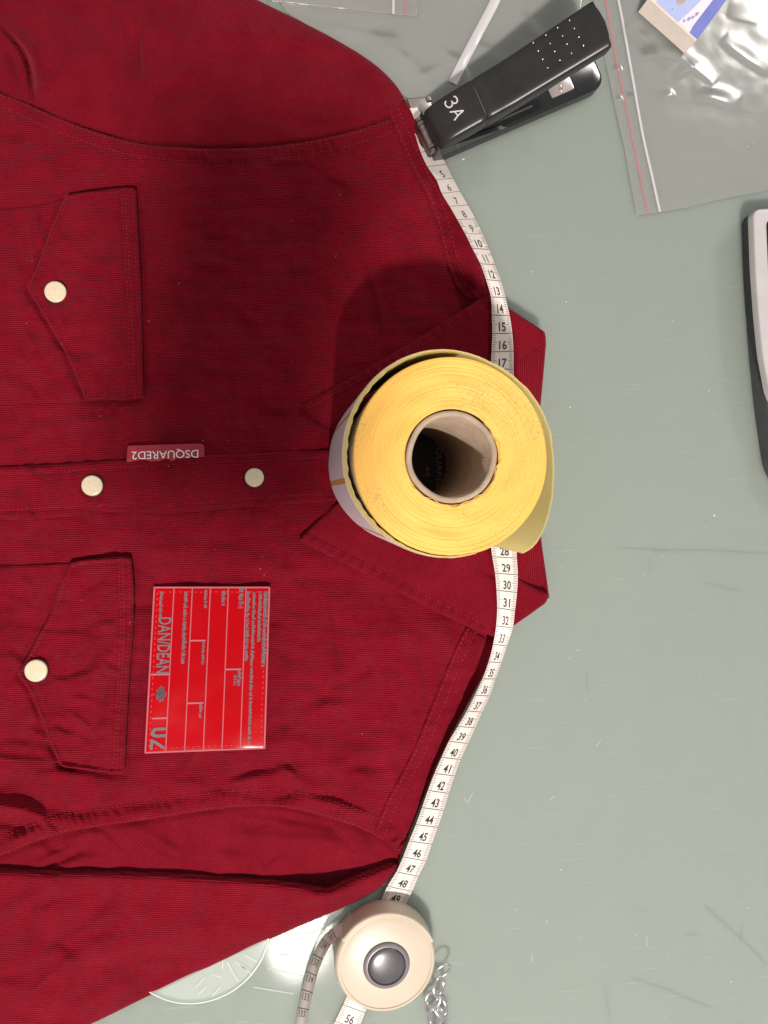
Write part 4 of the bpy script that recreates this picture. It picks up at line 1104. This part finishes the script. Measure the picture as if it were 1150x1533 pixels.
for s in np.concatenate([[.0005, .0012, .0025, .0045, .007, .010], np.linspace(.014, .0262, 5), [.0266, .0270, .0274], np.linspace(.030, .084, 12), [.0865, .0878, .0885]]):
    z = ztop(s); th = np.interp(s, [0, .006, .02, .05, .0885], [.007, .0125, .0135, .0120, .0100]); half = np.interp(s, [0, .004, .02, .05, .0885], [.0098, .0108, .0112, .0114, .0119])
    if s in (.0266, .0270, .0274): half -= .0003 if s != .0270 else .0006; z -= .0002 if s != .0270 else .0005
    if s >= .0877: half -= .0004 if s < .0884 else .0012; z -= .0003 if s < .0884 else .0012
    stn.append((float(s), float(half), z, z - float(th)))
V, F = loft(stn, 48, 6.5); COV = mesh_obj('cover', V, F, M['black'], ST); sharp(COV, 50)
# magazine under the cover
st2 = [(s, .0070, ztop(s) - .0100, ztop(s) - .0172) for s in (.004, .02, .04, .06, .078)]
V, F = loft(st2, 24, 10); o = mesh_obj('magazine', V, F, M['magazine'], ST); sharp(o, 40)
# steel hinge plate and roller at the tail
bm = prism([S(-.0016, -.0082, .0050), S(-.0016, .0082, .0050), S(.0032, .0082, .0050), S(.0032, -.0082, .0050)], .0105, .0012); o = bm_obj('hinge_plate', bm, M['magazine'], ST); sharp(o, 30)
M['worn_steel'] = noisy('worn_steel', (.30, .22, .20), (.42, .36, .35), 400, .32, .9)
def cyl(c, d, r, h, n=20):
    d = d.normalized(); u = d.orthogonal().normalized(); v = d.cross(u); V = []; F = []
    for k in (-.5, .5):
        for i in range(n): a = 2 * math.pi * i / n; V.append(c + d * k * h + u * r * math.cos(a) + v * r * math.sin(a))
    for i in range(n): F.append((i, (i + 1) % n, n + (i + 1) % n, n + i))
    F += [tuple(range(n))[::-1], tuple(range(n, 2 * n))]; return V, F
for w_, hh, r in ((0, .011, .0019), (.0066, .0016, .0024), (-.0066, .0016, .0024), (.0090, .0018, .0021), (-.0088, .0016, .0021)):
    V, F = cyl(S(-.0004, w_, .0150), ay, r, hh); o = mesh_obj('hinge_pin', V, F, M['worn_steel'], ST); sharp(o, 40)
# anvil plate
M['anvil'] = noisy('brushed_anvil', (.55, .50, .48), (.62, .57, .55), 300, .36, .75)
zb = .0092
q = round_poly([(LS - .0335, -.0066), (LS - .0190, -.0066), (LS - .0190, .0066), (LS - .0335, .0066)], .0012, 2)
bm = prism([S(s, w_, zb) for s, w_ in q], .0008, .0002); AN = bm_obj('anvil_plate', bm, M['anvil'], ST); sharp(AN, 30)
for sg in (-1, 1):
    V = []; F = []; c0 = S(LS - .0262, sg * .0034, zb + .0009)
    for r, z in ((1.0, 0), (.8, .0004), (.62, .00005), (0, -.0002)):
        for k in range(20):
            a = 2 * math.pi * k / 20; V.append(c0 + ax * (.0013 * r * math.cos(a)) + ay * (.0022 * r * math.sin(a)) + Vector((0, 0, z)))
    for i in range(3):
        for k in range(20): F.append((i * 20 + k, i * 20 + (k + 1) % 20, (i + 1) * 20 + (k + 1) % 20, (i + 1) * 20 + k))
    mesh_obj('staple_groove', V, F, M['steel'], AN)
# thin spring tongue lying in the base
q = [S(.030, -.0072, .0093), S(.064, -.0066, .0093), S(.064, -.0056, .0093), S(.030, -.0060, .0093)]
bm = prism(q, .0006, .0); bm_obj('spring_strip', bm, M['magazine'], ST, False)
# studs and the marking: pixels dropped on to the top of the cover
from mathutils.bvhtree import BVHTree
bpy.context.view_layer.update()
bv = BVHTree.FromPolygons([v.co[:] for v in COV.data.vertices], [p.vertices[:] for p in COV.data.polygons])
def drop(x, y):
    d = (P(x, y, 0) - CAM).normalized(); h = bv.ray_cast(CAM, d); return (h[0], h[1]) if h[0] is not None else (None, None)
M['stud'] = mat('silver_stud', (.80, .80, .80), .22, .9)
for u_, v_ in ((897, 100), (920, 140), (838, 136), (943, 182), (780, 172), (862, 176), (884, 217), (965, 224), (718, 210), (801, 214), (906, 262), (742, 250), (824, 253), (765, 292), (848, 296), (788, 334)):
    p, nrm = drop(580 + u_ / 3.286, v_ / 3.286)
    if p is None: continue
    V, F = lathe([(.00046, 0), (.0004, .00016), (.00024, .00028), (0, .0003)], 12)
    mesh_obj('stud', [Vector(v) + p for v in V], F, M['stud'], ST)
M['mark'] = mat('silver_marking', (.62, .60, .60), .5)
V = []; F = []
def stroke(pts, wd):
    pts = spline(pts, 4) if len(pts) > 2 else densify(pts, 2, False)
    tn = np.gradient(pts, axis=0); tn /= np.linalg.norm(tn, axis=1)[:, None]; nr = np.stack([-tn[:, 1], tn[:, 0]], 1) * wd / 2
    b = len(V); k = 0
    for p, m_ in zip(pts, nr):
        a = drop(*(p + m_))[0]; c = drop(*(p - m_))[0]
        if a is None or c is None: continue
        V.extend([a + Vector((0, 0, .00012)), c + Vector((0, 0, .00012))]); k += 1
    for i in range(k - 1): F.append((b + 2 * i, b + 2 * i + 1, b + 2 * i + 3, b + 2 * i + 2))
sc_ = 14.375
def c8(*a): return [(640 + x / sc_, 120 + y / sc_) for x, y in a]
stroke(c8((560, 355), (600, 358), (638, 410), (640, 460), (600, 500), (550, 490), (515, 445)), 2.1)
stroke(c8((515, 445), (538, 500), (520, 560), (465, 590), (405, 560), (380, 500), (400, 450)), 2.1)
stroke(c8((480, 690), (775, 655)), 2.1); stroke(c8((775, 655), (660, 760)), 2.1); stroke(c8((660, 760), (575, 868)), 2.1); stroke(c8((585, 680), (655, 765)), 1.9)
mesh_obj('marking', V, F, M['mark'], ST, False)

# ------------------------------------------------------------------ plastic bags
def bag_z(seed, amp):
    return lambda x, y: 1.0 + amp * (.55 + vnoise(x, y, 60, seed)) + .35 * amp * vnoise(x, y, 20, seed + 1)
BG = thing('zip_bag', 'clear zip bag with red stripe and white ridge under the small box', 'bag', (0, 0, 0))
BF = [([(965, 88), (1000, 80), (1030, 96), (1070, 128)], .8, 14, 3), ([(1038, 150), (1066, 148), (1105, 163)], 1.3, 16, 4), ([(985, 150), (1010, 142)], .6, 9, 2.5), ([(1010, 118), (1040, 100)], .5, 10, 3), ([(1080, 60), (1120, 90), (1150, 110)], .7, 14, 5), ([(1090, 20), (1140, 30)], .7, 12, 4), ([(955, 50), (975, 60)], .6, 9, 2.5), ([(958, 86), (985, 84)], 1.1, 12, 3), ([(918, 105), (930, 106)], .8, 6, 2.5), ([(938, 146), (950, 147)], .8, 6, 2.5), ([(922, 152), (932, 150)], .7, 6, 2.5)]
def Hb1(x, y):
    z = bag_z(101, .16)(x, y)
    for ln, a, s1, s2 in BF: z = z + ridge(x, y, ln, a, s1, s2)
    return np.maximum(z, .5)
panel('film', [(880, -40), (893, 20), (903, 77), (911, 115), (919, 153), (927, 190), (934, 218), (943, 270), (953, 323), (988, 318), (1030, 311), (1073, 300), (1112, 293), (1150, 285), (1230, 268), (1230, -60)], Hb1, 2.6, M['film'], BG, 0, (.5, 2), .5)
V, F = strip_on([densify([(896, -50), (907, 0), (916, 52), (925, 101), (943, 185), (957, 254), (970, 319)], 8, False)], 2.0, Hb1, .25); mesh_obj('red_stripe', V, F, M['redline'], BG)
rl = spline([(912, -50), (926, 0), (946, 110), (962, 200), (976, 262), (988, 317)], 8)
def tube_on(line, wpx, hmm, f, lift, name, mt, parent):
    V = []; F = []; tn = np.gradient(line, axis=0); tn /= np.linalg.norm(tn, axis=1)[:, None]; nr = np.stack([-tn[:, 1], tn[:, 0]], 1)
    for k, hh in ((-1, 0), (-.6, .8), (0, 1), (.6, .8), (1, 0)):
        p = line + nr * k * wpx / 2; z = f(p[:, 0], p[:, 1]) + lift + hh * hmm; V.append(PA(p[:, 0], p[:, 1], z / 1000))
    n = len(line); VV = np.stack(V, 1).reshape(-1, 3)
    for i in range(n - 1):
        for j in range(4): F.append((5 * i + j, 5 * i + j + 1, 5 * i + 6 + j, 5 * i + 5 + j))
    return mesh_obj(name, VV, F, mt, parent)
tube_on(rl, 4.2, .7, Hb1, .1, 'zip_ridge', M['ridge'], BG)

BG2 = thing('zip_bag', 'corner of a clear zip bag with white and red lines at the top edge', 'bag', (0, 0, 0))
Hb2 = bag_z(111, .6)
panel('film', [(400, -50), (400, 0), (470, 9), (530, 15), (586, 21), (625, 25), (626, 0), (630, -50)], Hb2, 4.5, M['film2'], BG2, 0, (.5, 2), .6)
V, F = strip_on([densify([(607, -50), (607, 24)], 8, False)], 2.4, Hb2, .25); mesh_obj('red_stripe', V, F, M['redline'], BG2)
tube_on(densify([(589, -50), (589, 21)], 8, False), 4, .6, Hb2, .1, 'zip_ridge', M['ridge'], BG2)

BG3 = thing('plastic_bag', 'crumpled cloudy plastic bag with a milky strip lying behind the stapler', 'bag', (0, 0, 0))
B3F = [([(650, 70), (690, 95), (700, 130)], 1.4, 6, 9), ([(700, 60), (760, 90)], 1.2, 8, 8), ([(560, 60), (610, 90), (650, 140)], 1.2, 8, 12), ([(780, 20), (820, 60)], 1.3, 6, 8), ([(480, 40), (540, 50), (600, 60)], .9, 6, 8), ([(620, 120), (660, 100), (700, 80)], 1.2, 6, 9)]
def Hb3(x, y):
    z = bag_z(121, .8)(x, y) * .7
    for ln, a, s1, s2 in B3F: z = z + ridge(x, y, ln, a * .5, s1, s2)
    return np.maximum(z, .35)
panel('film', [(380, -60), (430, 20), (520, 72), (600, 140), (640, 168), (700, 150), (770, 110), (850, 70), (870, 20), (880, -60)], Hb3, 4.5, M['film2'], BG3, 0, (.4, 3), .4)
ln = spline([(764, -50), (742, 0), (716, 50), (696, 88), (678, 124)], 8)
tube_on(ln, 14, .5, Hb3, .15, 'milky_strip', M['ridge_soft'], BG3)

# ------------------------------------------------------------------ small printed box
M['cream_card'] = noisy('cream_card', (.80, .70, .62), (.84, .75, .68), 200, .65)
M['blue'] = noisy('blue_print', (.10, .13, .52), (.13, .17, .58), 60, .4); M['sky'] = noisy('pale_blue_print', (.36, .45, .78), (.44, .52, .80), 40, .4)
M['pink_white'] = mat('white_print', (.80, .73, .78), .4); M['brown'] = noisy('tan_print', (.40, .27, .24), (.50, .38, .36), 50, .5); M['slate'] = mat('slate_print', (.10, .09, .12), .4)
BX = thing('small_box', 'blue and white printed card box with cream end lying on the clear bag', 'box', (0, 0, 0))
zb0, bh = .0032, .0125
k0 = P(955.5, 18, zb0); k1 = P(1025, 80, zb0); ee = k1 - k0; Lb = ee.length; ee.normalize(); ff = Vector((-ee.y, ee.x, 0)); 
if ff.y < 0: ff = -ff
def B(a, b, z): return k0 + ee * a + ff * b + Vector((0, 0, z))
DP = .07
bm = prism([B(0, 0, 0), B(Lb, 0, 0), B(Lb, DP, 0), B(0, DP, 0)], bh, .0003); o = bm_obj('carton', bm, M['cream_card'], BX, False)
def bface(name, pts, lift, mt, par):
    bm = bmesh.new(); f = bm.faces.new([bm.verts.new(B(a * Lb, b, bh + lift)) for a, b in pts]); f.normal_update()
    if f.normal.z < 0: f.normal_flip()
    bmesh.ops.triangulate(bm, faces=[f]); return bm_obj(name, bm, mt, par, False)
bface('top_print', [(.01, .001), (1.0, .001), (1.0, DP), (.01, DP)], .00010, M['pink_white'], BX)
arc = [(.70 + .0 * t, 0) for t in ()]
cur = [(.58 + .10 * math.sin(k / 14 * 1.3), .001 + .03 * k / 14) for k in range(15)]
bface('blue_panel', [(1.0, .0008), (.84, .0008)] + [(.84 - .03 * (k / 12) ** 2 * 0 + (-.02 + .0 * k) + .10 * (k / 12) ** 1.6 * -1 * -1 * .25, .0008 + .004 * k) for k in range(1, 13)] + [(.90, .055), (1.0, .055)], .00022, M['blue'], BX)
bface('sky_picture', [(.14, .001), (.60, .001)] + [(.60 + .13 * math.sin(k / 12 * math.pi * .5), .001 + .0035 * k) for k in range(1, 13)] + [(.14, .044)], .00022, M['sky'], BX)
bface('tan_picture', [(.33, .014), (.37, .0095), (.44, .0085), (.49, .012), (.47, .018), (.50, .024), (.40, .026)], .00032, M['brown'], BX)
bface('dark_corner', [(.012, .002), (.13, .002), (.10, .012), (.012, .012)], .00034, M['slate'], BX)
for a, b, r in ((.66, .0035, 1), (.70, .0062, 1.4), (.735, .0085, 1.2), (.755, .0115, 1.4), (.40, .004, .5)):
    d = .018 * r
    bface('print_mark', [(a - d, b), (a + d * .3, b - .0009 * r), (a + d, b + .0004), (a + d * .4, b + .0014 * r), (a - d * .7, b + .0010)], .00036, mat('violet_print', (.33, .30, .62), .5), BX)

# ------------------------------------------------------------------ handheld device at the right edge
DV = thing('handheld_device', 'grey handheld device with silver front cut off by the right edge', 'device', (0, 0, 0))
M['shell'] = noisy('dark_grey_rubber', (.050, .056, .060), (.062, .068, .072), 120, .55)
M['silver'] = noisy('silver_plastic', (.50, .48, .485), (.54, .52, .525), 60, .38)
M['screen'] = mat('black_screen', (.012, .012, .014), .12)
sh_ = round_poly([(1130, 322), (1133, 420), (1140, 520), (1149, 610), (1162, 700), (1184, 740), (1330, 740), (1330, 308), (1136, 312)], 16, 5)
bm = prism([P(x, y, .013) + Vector((0, 0, -.0125)) for x, y in sh_], .0125, .0018, 3); o = bm_obj('shell', bm, M['shell'], DV); sharp(o, 40)
fr = round_poly([(1128, 313), (1131, 400), (1136, 470), (1142, 530), (1153, 590), (1180, 640), (1330, 640), (1330, 300)], 12, 5)
bm = prism([P(x, y, .018) + Vector((0, 0, -.0054)) for x, y in fr], .0054, .0010, 3); o = bm_obj('front_frame', bm, M['silver'], DV); sharp(o, 40)
scn = round_poly([(1147, 330), (1150, 400), (1156, 470), (1166, 540), (1300, 540), (1300, 322)], 8, 4)
bm = prism([P(x, y, .0181) for x, y in scn], .0004, .0001); bm_obj('screen', bm, M['screen'], DV)

# ------------------------------------------------------------------ glass disc half hidden under the sleeve
M['disc'] = bpy.data.materials.new('pale_clear_glass'); M['disc'].use_nodes = True
t_ = NT(M['disc']); nt_ = M['disc'].node_tree
tr = t_.n('ShaderNodeBsdfTransparent'); tr.inputs[0].default_value = (.97, .985, .975, 1); t_.b.inputs['Base Color'].default_value = (.70, .78, .73, 1); t_.b.inputs['Roughness'].default_value = .08
mx = t_.n('ShaderNodeMixShader'); mx.inputs[0].default_value = .36; t_.l(tr.outputs[0], mx.inputs[1]); t_.l(t_.b.outputs[0], mx.inputs[2]); t_.l(mx.outputs[0], nt_.nodes['Material Output'].inputs[0])
M['disc_edge'] = mat('bright_glass_edge', (.72, .80, .75), .12)
DC = P(293, 1394, .002); rd = 108 * MM / 1000
DISC = thing('glass_disc', 'round clear glass disc with pale rim half hidden under the sleeve', 'glass disc', tuple(DC))
V, F = lathe([(0, .0022), (rd - .0008, .0022), (rd - .0008, .0004), (0, .0004)], 96, (DC.x, DC.y, 0)); mesh_obj('plate', V, F, M['disc'], DISC, False)
V, F = lathe([(rd - .0008, .0004), (rd, .0006), (rd + .0003, .0014), (rd, .0021), (rd - .0008, .0024)], 96, (DC.x, DC.y, 0)); mesh_obj('rim', V, F, M['disc_edge'], DISC)
zs = lambda x, y: np.zeros(np.shape(x)) + 2.3
V, F = strip_on([densify(s, 5, False) for s in ([(318, 1492), (330, 1478)], [(340, 1440), (352, 1462), (358, 1470)], [(352, 1440), (372, 1454)], [(318, 1460), (332, 1463)], [(365, 1430), (385, 1440)], [(292, 1480), (306, 1464)], [(296, 1490), (308, 1478)], [(360, 1445), (378, 1460)], [(333, 1450), (334, 1438)])], .9, zs, .05)
o = mesh_obj('scratches', V, F, mat('scratch_pale', (.50, .53, .51), .4), DISC, False); o['kind'] = 'stuff'

# ------------------------------------------------------------------ unseen slab added over the table to shade the shirt
SLAB = thing('shadow_slab', 'dark slab added high above the table to shade the shirt, out of view', 'shadow_blocker', (0, 0, .6))
pr = Matrix.Rotation(math.radians(-10), 3, 'Z'); pc = Vector((-.032, -.292, .62))
q = round_poly([(-.031, -.058), (.031, -.058), (.031, .058), (-.031, .058)], .008, 5)
bm = prism([pc + pr @ Vector((a, b, 0)) for a, b in q], .0085, .002, 3); o = bm_obj('slab_body', bm, M['black_gloss'], SLAB); sharp(o, 40)
q = round_poly([(-.028, -.055), (.028, -.055), (.028, .055), (-.028, .055)], .006, 5)
bm = prism([pc + pr @ Vector((a, b, .0084)) for a, b in q], .0003, 0); bm_obj('slab_face', bm, M['screen'], SLAB)

# things whose empties stand at the origin: move each empty to the base of its thing
bpy.context.view_layer.update()
for o in [k for k in COL.objects if k.type == 'EMPTY']:
    if 'base' in o: del o['base']
    mn = Vector((1e9,) * 3); mxx = Vector((-1e9,) * 3); kids = [c for c in COL.objects if c.parent == o]
    for c in kids:
        for v in c.bound_box:
            for i in range(3): mn[i] = min(mn[i], v[i]); mxx[i] = max(mxx[i], v[i])
    b = Vector(((mn.x + mxx.x) / 2, (mn.y + mxx.y) / 2, mn.z))
    o.location = b
    for c in kids: c.location = -b
